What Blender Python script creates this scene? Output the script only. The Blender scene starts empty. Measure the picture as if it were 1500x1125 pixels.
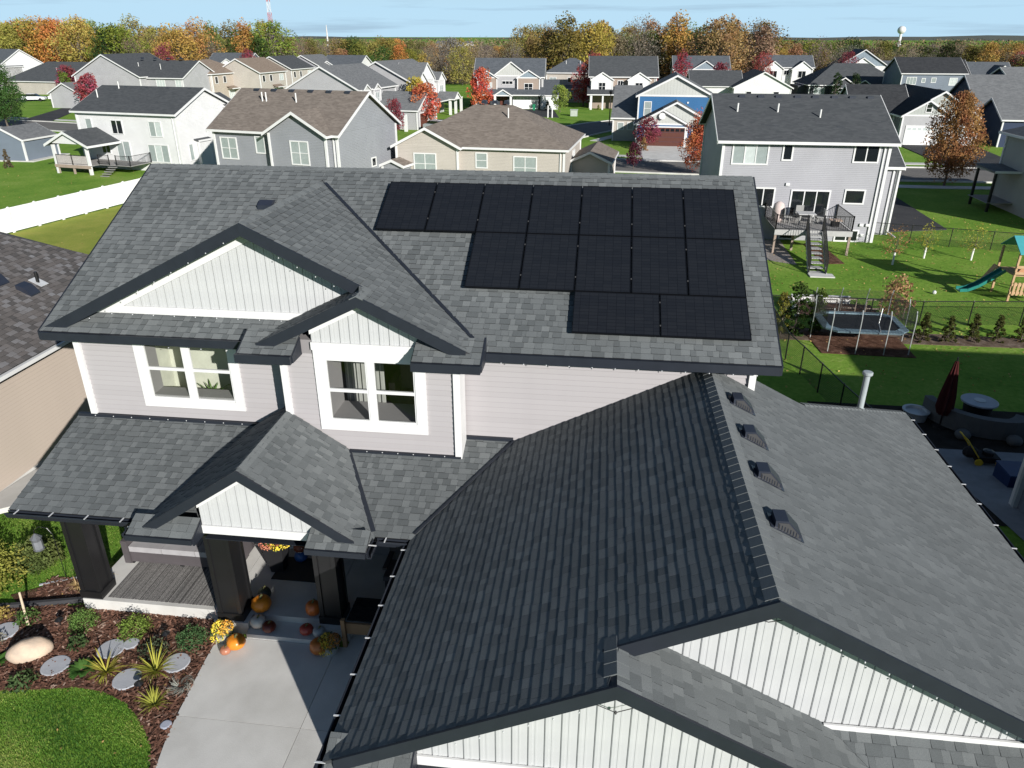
import bpy, math, random
from mathutils import Vector, Matrix
R = math.radians
random.seed(7)
sc = bpy.context.scene
col = sc.collection
# ------------------------------------------------------------------ camera
cam = bpy.data.objects.new('camera', bpy.data.cameras.new('camera'))
col.objects.link(cam); sc.camera = cam
cam.data.sensor_width = 36; cam.data.lens = 1090.5/1500*36
cam.data.clip_start = .1; cam.data.clip_end = 9000
cam.location = (0, 0, 11.4)
cam.matrix_world = Matrix.Translation((0, 0, 11.4)) @ Matrix.Rotation(R(6.75), 4, 'Z') @ Matrix.Rotation(R(90-25.06), 4, 'X') @ Matrix.Rotation(R(.12), 4, 'Z')
# ------------------------------------------------------------------ light
SUN = Vector((1.64, -2.1, 1.0)).normalized()
ELEV = math.asin(SUN.z); AZ = math.atan2(SUN.x, SUN.y)
sl = bpy.data.lights.new('sun', 'SUN'); sl.energy = 5.0; sl.angle = R(.5); sl.color = (1, .965, .91)
so = bpy.data.objects.new('sun', sl); col.objects.link(so)
so.rotation_euler = SUN.to_track_quat('Z', 'Y').to_euler(); so.location = (20, -30, 40)
w = bpy.data.worlds.new('World'); sc.world = w; w.use_nodes = True
nt = w.node_tree; nt.nodes.clear()
def N(nt, t, **k):
    n = nt.nodes.new(t)
    for a, b in k.items():
        if a == 'inp':
            for i, v in b.items(): n.inputs[i].default_value = v
        else: setattr(n, a, b)
    return n
sky = N(nt, 'ShaderNodeTexSky', sky_type='NISHITA', sun_disc=False, sun_elevation=ELEV, sun_rotation=AZ, altitude=250, air_density=1.0, dust_density=.1, ozone_density=3.0)
bg = N(nt, 'ShaderNodeBackground', inp={'Strength': .05}); out = N(nt, 'ShaderNodeOutputWorld')
tc = N(nt, 'ShaderNodeTexCoord'); mp = N(nt, 'ShaderNodeMapping', inp={'Scale': (1.2, 1.2, 26)})
no = N(nt, 'ShaderNodeTexNoise', inp={'Scale': 2.1, 'Detail': 7, 'Roughness': .6}); rp = N(nt, 'ShaderNodeValToRGB')
rp.color_ramp.elements[0].position = .53; rp.color_ramp.elements[1].position = .66
rp.color_ramp.elements[1].color = (.6, .6, .6, 1)
mx = N(nt, 'ShaderNodeMixRGB', inp={'Color2': (4.9, 7.0, 9.0, 1)})
L = nt.links.new
L(tc.outputs['Generated'], mp.inputs[0]); L(mp.outputs[0], no.inputs['Vector']); L(no.outputs['Fac'], rp.inputs[0])
sz = N(nt, 'ShaderNodeSeparateXYZ'); L(tc.outputs['Generated'], sz.inputs[0]); zr_ = N(nt, 'ShaderNodeMapRange', inp={1: .03, 2: .15, 3: .93, 4: 0}); L(sz.outputs[2], zr_.inputs[0])
low = N(nt, 'ShaderNodeMixRGB', inp={'Color2': (7.4, 11.2, 14.2, 1)}); L(zr_.outputs[0], low.inputs['Fac']); L(sky.outputs[0], low.inputs['Color1'])
L(rp.outputs[0], mx.inputs['Fac']); L(low.outputs[0], mx.inputs['Color1']); L(mx.outputs[0], bg.inputs[0]); L(bg.outputs[0], out.inputs[0])
sc.view_settings.view_transform = 'Standard'; sc.view_settings.look = 'None'; sc.view_settings.exposure = .45; sc.view_settings.gamma = 1
sc.cycles.max_bounces = 6; sc.cycles.transparent_max_bounces = 24

# ------------------------------------------------------------------ helpers
class MB:
    def __init__(s): s.v = []; s.f = []; s.t = []
    def add(s, vs, fs, t=.5):
        o = len(s.v); s.v += [tuple(p) for p in vs]; s.f += [tuple(i+o for i in f) for f in fs]; s.t += [t]*len(fs); return s
    def poly(s, pts, t=.5): return s.add(pts, [tuple(range(len(pts)))], t)
    def hexa(s, p, t=.5):
        return s.add(p, [(3, 2, 1, 0), (4, 5, 6, 7), (0, 1, 5, 4), (1, 2, 6, 5), (2, 3, 7, 6), (3, 0, 4, 7)], t)
    def box(s, x0, y0, z0, x1, y1, z1, t=.5):
        return s.hexa([(x0, y0, z0), (x1, y0, z0), (x1, y1, z0), (x0, y1, z0), (x0, y0, z1), (x1, y0, z1), (x1, y1, z1), (x0, y1, z1)], t)
    def ext(s, pts, vec, t=.5):
        n = len(pts); vec = Vector(vec); a = [Vector(p) for p in pts]; b = [p+vec for p in a]
        return s.add(a+b, [tuple(range(n-1, -1, -1)), tuple(range(n, 2*n))]+[(i, (i+1) % n, n+(i+1) % n, n+i) for i in range(n)], t)
    def bar(s, p, q, w, h, up=(0, 0, 1), t=.5):
        p = Vector(p); q = Vector(q); d = (q-p).normalized(); up = Vector(up)
        if abs(d.dot(up)) > .98: up = Vector((0, 1, 0))
        r = d.cross(up).normalized()*w/2; u = r.cross(d).normalized()*h/2
        return s.hexa([p-r-u, p+r-u, q+r-u, q-r-u, p-r+u, p+r+u, q+r+u, q-r+u], t)
    def tube(s, pts, r, n=6, t=.5):
        pts = [Vector(p) for p in pts]; rs = r if isinstance(r, (list, tuple)) else [r]*len(pts); o = []
        for i, p in enumerate(pts):
            d = (pts[min(i+1, len(pts)-1)]-pts[max(i-1, 0)]).normalized()
            a = d.orthogonal().normalized() if i == 0 else (a-d*a.dot(d)).normalized()
            b = d.cross(a)
            o += [p+(a*math.cos(k*2*math.pi/n)+b*math.sin(k*2*math.pi/n))*rs[i] for k in range(n)]
        m = len(pts)
        return s.add(o, [(i*n+k, i*n+(k+1) % n, (i+1)*n+(k+1) % n, (i+1)*n+k) for i in range(m-1) for k in range(n)]+[tuple(range(n-1, -1, -1)), tuple((m-1)*n+k for k in range(n))], t)
    def lathe(s, c, prof, n=16, t=.5, sq=None):
        c = Vector(c); o = []
        for (r, z) in prof:
            for k in range(n):
                a = k*2*math.pi/n+(math.pi/n if n == 4 else 0); o.append(c+Vector((math.cos(a)*r, math.sin(a)*r*(sq or 1), z)))
        m = len(prof)
        return s.add(o, [(i*n+k, i*n+(k+1) % n, (i+1)*n+(k+1) % n, (i+1)*n+k) for i in range(m-1) for k in range(n)]+[tuple(range(n-1, -1, -1)), tuple((m-1)*n+k for k in range(n))], t)
    def blob(s, c, rx, ry, rz, n=10, m=7, jit=0, t=.5, rib=0):
        c = Vector(c); o = []
        for i in range(1, m):
            th = math.pi*i/m
            for k in range(n):
                a = k*2*math.pi/n; j = 1+random.uniform(-jit, jit)+(rib*(1 if k % 2 else -1))
                o.append(c+Vector((math.cos(a)*math.sin(th)*rx*j, math.sin(a)*math.sin(th)*ry*j, -math.cos(th)*rz*(1+random.uniform(-jit, jit)))))
        o += [c-Vector((0, 0, rz*(1-.25*bool(rib)))), c+Vector((0, 0, rz*(1-.2*bool(rib))))]; b = (m-1)*n
        f = [(i*n+k, i*n+(k+1) % n, (i+1)*n+(k+1) % n, (i+1)*n+k) for i in range(m-2) for k in range(n)]
        f += [((k+1) % n, k, b) for k in range(n)]+[((m-2)*n+k, (m-2)*n+(k+1) % n, b+1) for k in range(n)]
        return s.add(o, f, t)
    def mesh(s, name, m, off=None, smooth=False):
        me = bpy.data.meshes.new(name)
        vs = s.v if off is None else [(p[0]-off[0], p[1]-off[1], p[2]-off[2]) for p in s.v]
        me.from_pydata(vs, [], s.f)
        if len(set(s.t)) > 1:
            at = me.attributes.new('tone', 'FLOAT', 'FACE'); at.data.foreach_set('value', s.t)
        if m: me.materials.append(m)
        if smooth: me.polygons.foreach_set('use_smooth', [True]*len(me.polygons))
        return me
W = {}
def link(name, data, parent=None, M=None, local=False):
    o = bpy.data.objects.new(name, data); col.objects.link(o)
    if parent is not None:
        o.parent = parent
        if not local: o.matrix_parent_inverse = W[parent].inverted()
        if M is not None: o.matrix_basis = M
        W[o] = (W[parent] if local else Matrix())@(M or Matrix())
    else:
        if M is not None: o.matrix_basis = M
        W[o] = M or Matrix()
    return o
def put(name, mb, m, parent=None, label=None, cat=None, group=None, kind=None, smooth=False, local=False):
    xs = [p[0] for p in mb.v]; ys = [p[1] for p in mb.v]; zs = [p[2] for p in mb.v]
    off = ((min(xs)+max(xs))/2, (min(ys)+max(ys))/2, min(zs))
    o = link(name, mb.mesh(name, m, off, smooth), parent, Matrix.Translation(off), local)
    return tag(o, label, cat, group, kind)
def tag(o, label=None, cat=None, group=None, kind=None):
    if label: o['label'] = label
    if cat: o['category'] = cat
    if group: o['group'] = group
    if kind: o['kind'] = kind
    return o
def root(name, loc, label, cat, group=None, rz=0):
    return tag(link(name, None, None, Matrix.Translation(loc)@Matrix.Rotation(R(rz), 4, 'Z')), label, cat, group)
def copy_tree(o, M=None, parent=None):
    c = o.copy(); col.objects.link(c)
    if parent is not None: c.parent = parent
    elif M is not None: c.matrix_basis = M; W[c] = M
    for ch in list(o.children): copy_tree(ch, None, c)
    return c

def mat(name, c, rough=.85, c2=None, ns=3., nd=4, bump=0, bs=40., metal=0, spec=.3, tone=0, obj=False, trans=0, emit=0):
    m = bpy.data.materials.new(name); m.use_nodes = True; nt = m.node_tree; b = nt.nodes['Principled BSDF']; L = nt.links.new
    b.inputs['Roughness'].default_value = rough; b.inputs['Metallic'].default_value = metal; b.inputs['Specular IOR Level'].default_value = spec
    c2 = c2 or tuple(x*.82 for x in c)
    tc = N(nt, 'ShaderNodeTexCoord'); no = N(nt, 'ShaderNodeTexNoise', inp={'Scale': ns, 'Detail': nd, 'Roughness': .6})
    L(tc.outputs['Object'], no.inputs['Vector'])
    mr = N(nt, 'ShaderNodeMapRange', inp={1: .3, 2: .7}); L(no.outputs['Fac'], mr.inputs[0])
    mx = N(nt, 'ShaderNodeMixRGB', inp={'Color1': (*c, 1), 'Color2': (*c2, 1)}); L(mr.outputs[0], mx.inputs[0]); last = mx.outputs[0]
    if tone:
        at = N(nt, 'ShaderNodeAttribute', attribute_name='tone')
        ma = N(nt, 'ShaderNodeMapRange', inp={1: 0, 2: 1, 3: 1-tone, 4: 1+tone}); L(at.outputs['Fac'], ma.inputs[0])
        mu = N(nt, 'ShaderNodeVectorMath', operation='SCALE'); L(last, mu.inputs[0]); L(ma.outputs[0], mu.inputs['Scale']); last = mu.outputs[0]
    L(last, b.inputs['Base Color'])
    if bump:
        n2 = N(nt, 'ShaderNodeTexNoise', inp={'Scale': bs, 'Detail': 3}); L(tc.outputs['Object'], n2.inputs['Vector'])
        bu = N(nt, 'ShaderNodeBump', inp={'Strength': bump, 'Distance': .01}); L(n2.outputs['Fac'], bu.inputs['Height']); L(bu.outputs[0], b.inputs['Normal'])
    return m
def shingle_mat(name, a, b_, c, dark=.5):
    m = bpy.data.materials.new(name); m.use_nodes = True; nt = m.node_tree; b = nt.nodes['Principled BSDF']; L = nt.links.new
    b.inputs['Roughness'].default_value = .9; b.inputs['Specular IOR Level'].default_value = .25
    at = N(nt, 'ShaderNodeAttribute', attribute_name='tone'); rp = N(nt, 'ShaderNodeValToRGB'); e = rp.color_ramp.elements
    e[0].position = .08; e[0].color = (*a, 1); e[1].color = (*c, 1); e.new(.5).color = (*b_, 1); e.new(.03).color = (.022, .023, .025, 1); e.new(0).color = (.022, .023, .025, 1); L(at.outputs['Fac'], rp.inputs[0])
    tc = N(nt, 'ShaderNodeTexCoord'); no = N(nt, 'ShaderNodeTexNoise', inp={'Scale': 90, 'Detail': 3, 'Roughness': .8}); L(tc.outputs['Object'], no.inputs['Vector'])
    n3 = N(nt, 'ShaderNodeTexNoise', inp={'Scale': .7, 'Detail': 4}); L(tc.outputs['Object'], n3.inputs['Vector'])
    mr = N(nt, 'ShaderNodeMapRange', inp={1: .3, 2: .7, 3: .78, 4: 1.22}); L(no.outputs['Fac'], mr.inputs[0])
    m3 = N(nt, 'ShaderNodeMapRange', inp={1: .3, 2: .7, 3: .9, 4: 1.1}); L(n3.outputs['Fac'], m3.inputs[0])
    mm = N(nt, 'ShaderNodeMath', operation='MULTIPLY'); L(mr.outputs[0], mm.inputs[0]); L(m3.outputs[0], mm.inputs[1])
    mu = N(nt, 'ShaderNodeVectorMath', operation='SCALE'); L(rp.outputs[0], mu.inputs[0]); L(mm.outputs[0], mu.inputs['Scale']); L(mu.outputs[0], b.inputs['Base Color'])
    bu = N(nt, 'ShaderNodeBump', inp={'Strength': .35, 'Distance': .006}); L(no.outputs['Fac'], bu.inputs['Height']); L(bu.outputs[0], b.inputs['Normal'])
    return m
def far_roof(name, a, b_):
    m = bpy.data.materials.new(name); m.use_nodes = True; nt = m.node_tree; b = nt.nodes['Principled BSDF']; L = nt.links.new
    b.inputs['Roughness'].default_value = .9; b.inputs['Specular IOR Level'].default_value = .25
    tc = N(nt, 'ShaderNodeTexCoord'); mp = N(nt, 'ShaderNodeMapping', inp={'Scale': (1.6, 1.6, 8)}); L(tc.outputs['Object'], mp.inputs[0])
    vo = N(nt, 'ShaderNodeTexVoronoi', inp={'Scale': 1.8}); L(mp.outputs[0], vo.inputs['Vector'])
    sp = N(nt, 'ShaderNodeSeparateColor'); L(vo.outputs['Color'], sp.inputs[0])
    no = N(nt, 'ShaderNodeTexNoise', inp={'Scale': 1.2, 'Detail': 5}); L(tc.outputs['Object'], no.inputs['Vector'])
    ad = N(nt, 'ShaderNodeMixRGB', inp={'Fac': .45}); L(sp.outputs[0], ad.inputs[1]); L(no.outputs['Fac'], ad.inputs[2])
    mx = N(nt, 'ShaderNodeMixRGB', inp={'Color1': (*a, 1), 'Color2': (*b_, 1)}); L(ad.outputs[0], mx.inputs[0]); L(mx.outputs[0], b.inputs['Base Color'])
    return m
def lap_mat(name, c, pitch=.12, depth=.02, vert=False):
    m = bpy.data.materials.new(name); m.use_nodes = True; nt = m.node_tree; b = nt.nodes['Principled BSDF']; L = nt.links.new
    b.inputs['Roughness'].default_value = .65; b.inputs['Specular IOR Level'].default_value = .3
    tc = N(nt, 'ShaderNodeTexCoord'); sx = N(nt, 'ShaderNodeSeparateXYZ'); L(tc.outputs['Object'], sx.inputs[0])
    if vert: ad = N(nt, 'ShaderNodeMath', operation='ADD'); L(sx.outputs[0], ad.inputs[0]); L(sx.outputs[1], ad.inputs[1]); src = ad.outputs[0]
    else: src = sx.outputs[2]
    mu = N(nt, 'ShaderNodeMath', operation='MULTIPLY', inp={1: -1/pitch}); L(src, mu.inputs[0]); fr = N(nt, 'ShaderNodeMath', operation='FRACT'); L(mu.outputs[0], fr.inputs[0])
    bu = N(nt, 'ShaderNodeBump', inp={'Strength': .7, 'Distance': depth}); L(fr.outputs[0], bu.inputs['Height']); L(bu.outputs[0], b.inputs['Normal'])
    no = N(nt, 'ShaderNodeTexNoise', inp={'Scale': .6, 'Detail': 4}); L(tc.outputs['Object'], no.inputs['Vector'])
    mr = N(nt, 'ShaderNodeMapRange', inp={1: .3, 2: .7, 3: .93, 4: 1.05}); L(no.outputs['Fac'], mr.inputs[0])
    s = N(nt, 'ShaderNodeVectorMath', operation='SCALE', inp={0: c}); L(mr.outputs[0], s.inputs['Scale']); L(s.outputs[0], b.inputs['Base Color'])
    return m
def leaf_mat(name):
    m = bpy.data.materials.new(name); m.use_nodes = True; nt = m.node_tree; L = nt.links.new; nt.nodes.clear()
    oi = N(nt, 'ShaderNodeObjectInfo'); at = N(nt, 'ShaderNodeAttribute', attribute_name='tone')
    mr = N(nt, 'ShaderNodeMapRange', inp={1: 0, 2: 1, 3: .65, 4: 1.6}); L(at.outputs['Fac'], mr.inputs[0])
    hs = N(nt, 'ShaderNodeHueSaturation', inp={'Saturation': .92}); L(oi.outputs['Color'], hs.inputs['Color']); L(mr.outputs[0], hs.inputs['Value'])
    tc = N(nt, 'ShaderNodeTexCoord'); no = N(nt, 'ShaderNodeTexNoise', inp={'Scale': .5, 'Detail': 2}); L(tc.outputs['Object'], no.inputs['Vector'])
    mh = N(nt, 'ShaderNodeMapRange', inp={1: .3, 2: .7, 3: .475, 4: .525}); L(no.outputs['Fac'], mh.inputs[0]); L(mh.outputs[0], hs.inputs['Hue'])
    d = N(nt, 'ShaderNodeBsdfDiffuse'); t = N(nt, 'ShaderNodeBsdfTranslucent'); mx = N(nt, 'ShaderNodeMixShader', inp={0: .3}); o = N(nt, 'ShaderNodeOutputMaterial')
    L(hs.outputs[0], d.inputs[0]); L(hs.outputs[0], t.inputs[0]); L(d.outputs[0], mx.inputs[1]); L(t.outputs[0], mx.inputs[2]); L(mx.outputs[0], o.inputs[0])
    return m
def glass_mat(name, tint, rough=.02, trans=.85):
    m = bpy.data.materials.new(name); m.use_nodes = True; nt = m.node_tree; L = nt.links.new; nt.nodes.clear()
    ge = N(nt, 'ShaderNodeNewGeometry'); dp = N(nt, 'ShaderNodeVectorMath', operation='DOT_PRODUCT'); L(ge.outputs['Incoming'], dp.inputs[0]); L(ge.outputs['Normal'], dp.inputs[1]); ab = N(nt, 'ShaderNodeMath', operation='ABSOLUTE'); L(dp.outputs['Value'], ab.inputs[0]); su = N(nt, 'ShaderNodeMath', operation='SUBTRACT', inp={0: 1.}); L(ab.outputs[0], su.inputs[1]); pw = N(nt, 'ShaderNodeMath', operation='POWER', inp={1: 5.}); L(su.outputs[0], pw.inputs[0]); f = N(nt, 'ShaderNodeMapRange', inp={1: 0, 2: 1, 3: .05, 4: 1}); L(pw.outputs[0], f.inputs[0]); g = N(nt, 'ShaderNodeBsdfGlossy', inp={'Roughness': rough}); t = N(nt, 'ShaderNodeBsdfTransparent', inp={'Color': (*tint, 1)})
    mx = N(nt, 'ShaderNodeMixShader'); o = N(nt, 'ShaderNodeOutputMaterial'); L(f.outputs[0], mx.inputs[0]); L(t.outputs[0], mx.inputs[1]); L(g.outputs[0], mx.inputs[2]); L(mx.outputs[0], o.inputs[0])
    return m
def ground_mat(name, cols, scale=.35, bump=.5):
    m = bpy.data.materials.new(name); m.use_nodes = True; nt = m.node_tree; b = nt.nodes['Principled BSDF']; L = nt.links.new
    b.inputs['Roughness'].default_value = .95; b.inputs['Specular IOR Level'].default_value = .1
    tc = N(nt, 'ShaderNodeNewGeometry'); n1 = N(nt, 'ShaderNodeTexNoise', inp={'Scale': scale, 'Detail': 6, 'Roughness': .65}); L(tc.outputs['Position'], n1.inputs['Vector'])
    n2 = N(nt, 'ShaderNodeTexNoise', inp={'Scale': scale*22, 'Detail': 5, 'Roughness': .75}); L(tc.outputs['Position'], n2.inputs['Vector'])
    mx = N(nt, 'ShaderNodeMixRGB', inp={'Fac': .5}); L(n1.outputs['Fac'], mx.inputs[1]); L(n2.outputs['Fac'], mx.inputs[2])
    rp = N(nt, 'ShaderNodeValToRGB'); e = rp.color_ramp.elements; e[0].position = .34; e[1].position = .66
    e[0].color = (*cols[0], 1); e[1].color = (*cols[-1], 1)
    for i, c in enumerate(cols[1:-1]): e.new(.34+.32*(i+1)/(len(cols)-1)).color = (*c, 1)
    L(mx.outputs[0], rp.inputs[0]); L(rp.outputs[0], b.inputs['Base Color'])
    bu = N(nt, 'ShaderNodeBump', inp={'Strength': bump, 'Distance': .05}); L(n2.outputs['Fac'], bu.inputs['Height']); L(bu.outputs[0], b.inputs['Normal'])
    return m

M_sh = shingle_mat('charcoal_shingle', (.096, .105, .108), (.124, .134, .137), (.155, .166, .168))
M_shb = shingle_mat('brown_shingle', (.07, .066, .065), (.115, .104, .1), (.19, .19, .2))
M_deck = mat('roof_underlay', (.05, .053, .058))
M_char = mat('charcoal_metal', (.02, .024, .033), .45, bump=.02)
M_white = mat('white_trim', (.66, .66, .655), .5, c2=(.6, .6, .6), ns=1.5)
M_panel = mat('white_vertical_siding', (.49, .497, .5), .55, c2=(.44, .447, .455), ns=2)
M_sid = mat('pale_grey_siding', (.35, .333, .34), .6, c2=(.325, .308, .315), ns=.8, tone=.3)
M_black = mat('black_paint', (.012, .012, .013), .35, spec=.5)
M_blackr = mat('black_rubber', (.015, .015, .016), .8)
M_conc = mat('concrete', (.62, .61, .585), .9, c2=(.47, .46, .435), ns=.9, nd=9, bump=.3, bs=60)
M_glass = glass_mat('window_glass', (.93, .95, .93))
M_solar = None

# ------------------------------------------------------------------ ground
def gz(x, y):
    t = min(1, max(0, (y-12)/14)); z = -1.4*t*t*(3-2*t)
    return z
M_lawn = ground_mat('lawn_grass', [(.08, .165, .022), (.13, .25, .03), (.185, .3, .045), (.29, .33, .1)], .22, .8)
def grid(xs, ys, dz=0):
    b = MB(); n = len(xs)
    b.v = [(x, y, gz(x, y)+dz) for y in ys for x in xs]
    b.f = [(j*n+i, j*n+i+1, (j+1)*n+i+1, (j+1)*n+i) for j in range(len(ys)-1) for i in range(n-1)]; b.t = [.5]*len(b.f)
    return b
xs = [-6000, -2000, -600]+[-200+8*i for i in range(51)]+[600, 2000, 6000]
ys = [-300, -60, 0, 6, 12]+[12+i for i in range(1, 15)]+[40, 70, 110, 160, 300, 900, 2500, 8000]
put('lawn', grid(xs, ys), M_lawn, kind='structure')
# ------------------------------------------------------------------ the hero house
H = root('suburban_house', (-4, 13.75, 0), 'pale grey two-storey house with charcoal shingle roofs and solar panels, nearest the camera', 'house')
CAMP = Vector((0, 0, 11.4))
tabs = []      # every shingle tab of the house: (distance, points, tone, roof)
def scan(poly, v):
    us = []
    for i in range(len(poly)):
        (u0, v0), (u1, v1) = poly[i], poly[(i+1) % len(poly)]
        if (v0 <= v) != (v1 <= v): us.append(u0+(u1-u0)*(v-v0)/(v1-v0))
    us.sort(); return [(us[i], us[i+1]) for i in range(0, len(us)-1, 2)]
def shingles(pts, U, store, roof, e=.152, seed=1, wmin=.08, wmax=.27, sc_=1.):
    """pts: roof polygon in 3D; U: direction along the eave"""
    rnd = random.Random(seed); P = [Vector(p) for p in pts]; U = Vector(U).normalized()
    n = (P[1]-P[0]).cross(P[2]-P[0])
    n = sum(((P[i]-P[0]).cross(P[(i+1) % len(P)]-P[0]) for i in range(len(P))), Vector()).normalized()
    if n.z < 0: n = -n
    V = n.cross(U)
    if V.z < 0: V = -V
    O = min(P, key=lambda p: p.dot(V)); uv = [((p-O).dot(U), (p-O).dot(V)) for p in P]
    vmax = max(v for u, v in uv); k = 0; v0 = -.02
    while v0 < vmax-.01:
        v1 = min(v0+e, vmax); A = scan(uv, max(v0, 0)+1e-3); B = scan(uv, v1-1e-3)
        if len(A) != len(B):
            A = B = scan(uv, (v0+v1)/2)
        for (a0, b0), (a1, b1) in zip(A, B):
            u = min(a0, a1)-rnd.uniform(0, .3); hi = max(b0, b1); flip = rnd.random() < .5
            while u < hi:
                wd = rnd.uniform(wmin, wmax); t = u+wd
                s0, t0, s1, t1 = max(u, a0), min(t, b0), max(u, a1), min(t, b1)
                u = t; flip = not flip
                if t0-s0 < .004 and t1-s1 < .004: continue
                if t0 < s0: s0 = t0 = (s1 if abs(s1-a0) < abs(t1-b0) else t1); s0 = t0 = min(max(s0, a0), b0)
                if t1 < s1: s1 = t1 = (s0 if abs(s0-a1) < abs(t0-b1) else t0); s1 = t1 = min(max(s1, a1), b1)
                th = (.01+(.007 if flip else 0))*sc_ if sc_ <= 1 else .0095+rnd.uniform(0, .0015); vb = v0-rnd.choice((0, .004, .01, .016))*(k > 0)
                tn = min(1, max(.1, (.3 if flip else .62)+rnd.gauss(0, .17)))
                q = lambda uu, vv, h: O+U*uu+V*vv+n*h
                if sc_ < .5: tn = .5+(tn-.5)*.6
                g_ = .0025 if t0-s0 > .02 and t1-s1 > .02 else 0; s0 += g_; s1 += g_
                pt = [q(s0, vb, -.001), q(t0, vb, -.001), q(t1, v1, -.001), q(s1, v1, -.001), q(s0, vb, th), q(t0, vb, th), q(t1, v1+.01, .003), q(s1, v1+.01, .003)]
                c = (pt[4]+pt[6])/2
                store.append(((c-CAMP).length, pt, tn, roof, (t0-s0)+(t1-s1)))
        v0 = v1; k += 1
TF = [(4, 5, 6, 7), (0, 1, 5, 4), (1, 2, 6, 5), (3, 0, 4, 7)]
def roof(pts, U, thick=.05, sh=True, seed=1, parent=H, **k):
    P = [Vector(p) for p in pts]; n = sum(((P[i]-P[0]).cross(P[(i+1) % len(P)]-P[0]) for i in range(len(P))), Vector())
    b = MB().ext([p-Vector((0, 0, .002)) for p in P], (0, 0, -thick))
    o = put('roof', b, M_deck, parent)
    if sh: shingles(pts, U, tabs, o, seed=seed, **k)
    return o
X, Y = (1, 0, 0), (0, 1, 0)
mz = lambda y: 5.80+.5*(y-13.33)
gl = lambda x: 5.514+.5*(x-2.28)
gr = lambda x: 5.514-.5*(x-2.28)
pz = lambda y: 2.76+(y-11.23)/3
g1r = lambda x: 8.15-.5*(x+6.85)
# main roof, front slope: right of the valley of the big gable, left of it
vy = lambda z: 13.33+(z-5.8)/.5
apexY = vy(8.15)
roof([(-6.85, apexY, 8.15), (-2.15, 13.33, 5.8), (3.52, 13.33, 5.8), (3.52, 18.52, 8.395), (-6.85, 18.52, 8.395)], X, seed=2)
roof([(-6.85, apexY, 8.15), (-11.2, 13.68, mz(13.68)), (-11.54, 13.33, 5.8), (-11.54, 18.52, 8.395), (-6.85, 18.52, 8.395)], X, seed=3)
roof([(-11.54, 18.52, 8.395), (3.52, 18.52, 8.395), (3.52, 23.71, 5.8), (-11.54, 23.71, 5.8)], X, sh=False)
roof([(-11.54, 13.33, 5.8), (-6.7, 13.33, 5.8), (-6.1, 13.9, mz(13.9)), (-11.0, 13.9, mz(13.9))], X, seed=4)       # strip under the big gable
# big gable
roof([(-6.85, 13.45, 8.15), (-6.85, apexY, 8.15), (-2.15, 13.33, 5.8), (-2.15, 12.93, 5.8), (-4.48, 12.93, 6.965), (-4.48, 13.45, 6.965)], Y, seed=5)
roof([(-6.85, 13.45, 8.15), (-6.85, apexY, 8.15), (-11.2, 13.68, 5.975), (-11.45, 13.45, 5.85)], Y, seed=6)
# small gable, left slope; returns
roof([(-4.48, 12.93, 6.965), (-4.48, 13.9, 6.965), (-6.2, 13.9, 6.105), (-6.81, 13.33, 5.8), (-6.81, 12.93, 5.8)], Y, seed=7)
def ret(x0, x1, y0, y1, z, cheek, seed, s=.5):
    zt = z+s*(y1-y0); d = .22
    if cheek > 0: pts = [(x0, y0, z), (x1, y0, z), (x1-.0, y1, zt), (x0, y1, zt)]
    else: pts = [(x0, y0, z), (x1, y0, z), (x1, y1, zt), (x0, y1, zt)]
    roof(pts, X, seed=seed)
ret(-6.92, -5.82, 12.72, 13.3, 5.78, 1, 8); ret(-3.44, -2.12, 12.72, 13.3, 5.78, -1, 9)
# porch
roof([(-11.52, 11.23, 2.76), (-3.24, 11.23, 2.76), (-1.55, 13.75, 3.6), (-11.52, 13.75, 3.6)], X, seed=10)
g5 = lambda x: 4.30-.667*abs(x+6.28)
pv = lambda z: 11.23+3*(z-2.76)
roof([(-6.28, 10.8, 4.3), (-6.28, 13.2, 4.3), (-5.0, 13.2, g5(-5.0)), (-3.97, 11.23, 2.76), (-3.97, 10.8, 2.76)], Y, seed=11)
roof([(-6.28, 10.8, 4.3), (-6.28, 13.75, 4.3), (-7.33, 13.75, 3.6), (-8.59, 11.23, 2.76), (-8.59, 10.8, 2.76)], Y, seed=12)
ret(-8.62, -7.3, 10.64, 11.02, 2.84, 1, 13); ret(-5.1, -3.95, 10.64, 11.02, 2.84, -1, 14)
# garage
roof([(-3.24, 6.42, gl(-3.24)), (.47, 6.42, gl(.47)), (.47, 7.03, gl(.47)), (2.28, 7.03, 5.514), (2.28, 13.75, 5.514), (-1.55, 13.75, 3.6), (-3.24, 11.23, gl(-3.24))], Y, seed=15, e=.145, wmin=.13, wmax=.3, sc_=1.2)
roof([(2.28, 7.03, 5.514), (8.04, 7.03, gr(8.04)), (8.04, 18.1, gr(8.04)), (4.36, 14.42, gr(4.36)), (3.25, 14.42, gr(3.25)), (3.25, 13.75, gr(3.25)), (2.28, 13.75, 5.514)], Y, seed=16, sc_=.45)
roof([(8.04, 18.1, 2.634), (4.36, 14.42, 4.474), (3.25, 14.42, 4.474), (3.25, 18.1, 2.634)], X, seed=17)
roof([(.47, 6.42, 4.609), (.47, 7.45, 4.609), (3.3, 7.45, 3.19), (4.13, 6.62, 2.775), (4.13, 6.42, 2.775)], Y, seed=18, sc_=.6)
roof([(3.3, 7.45, 3.19), (4.13, 6.62, 2.775), (8.04, 6.62, 2.775), (8.04, 7.45, 3.19)], X, seed=19)
ret(-3.26, -2.1, 6.2, 6.78, 2.58, 1, 20)
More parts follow.
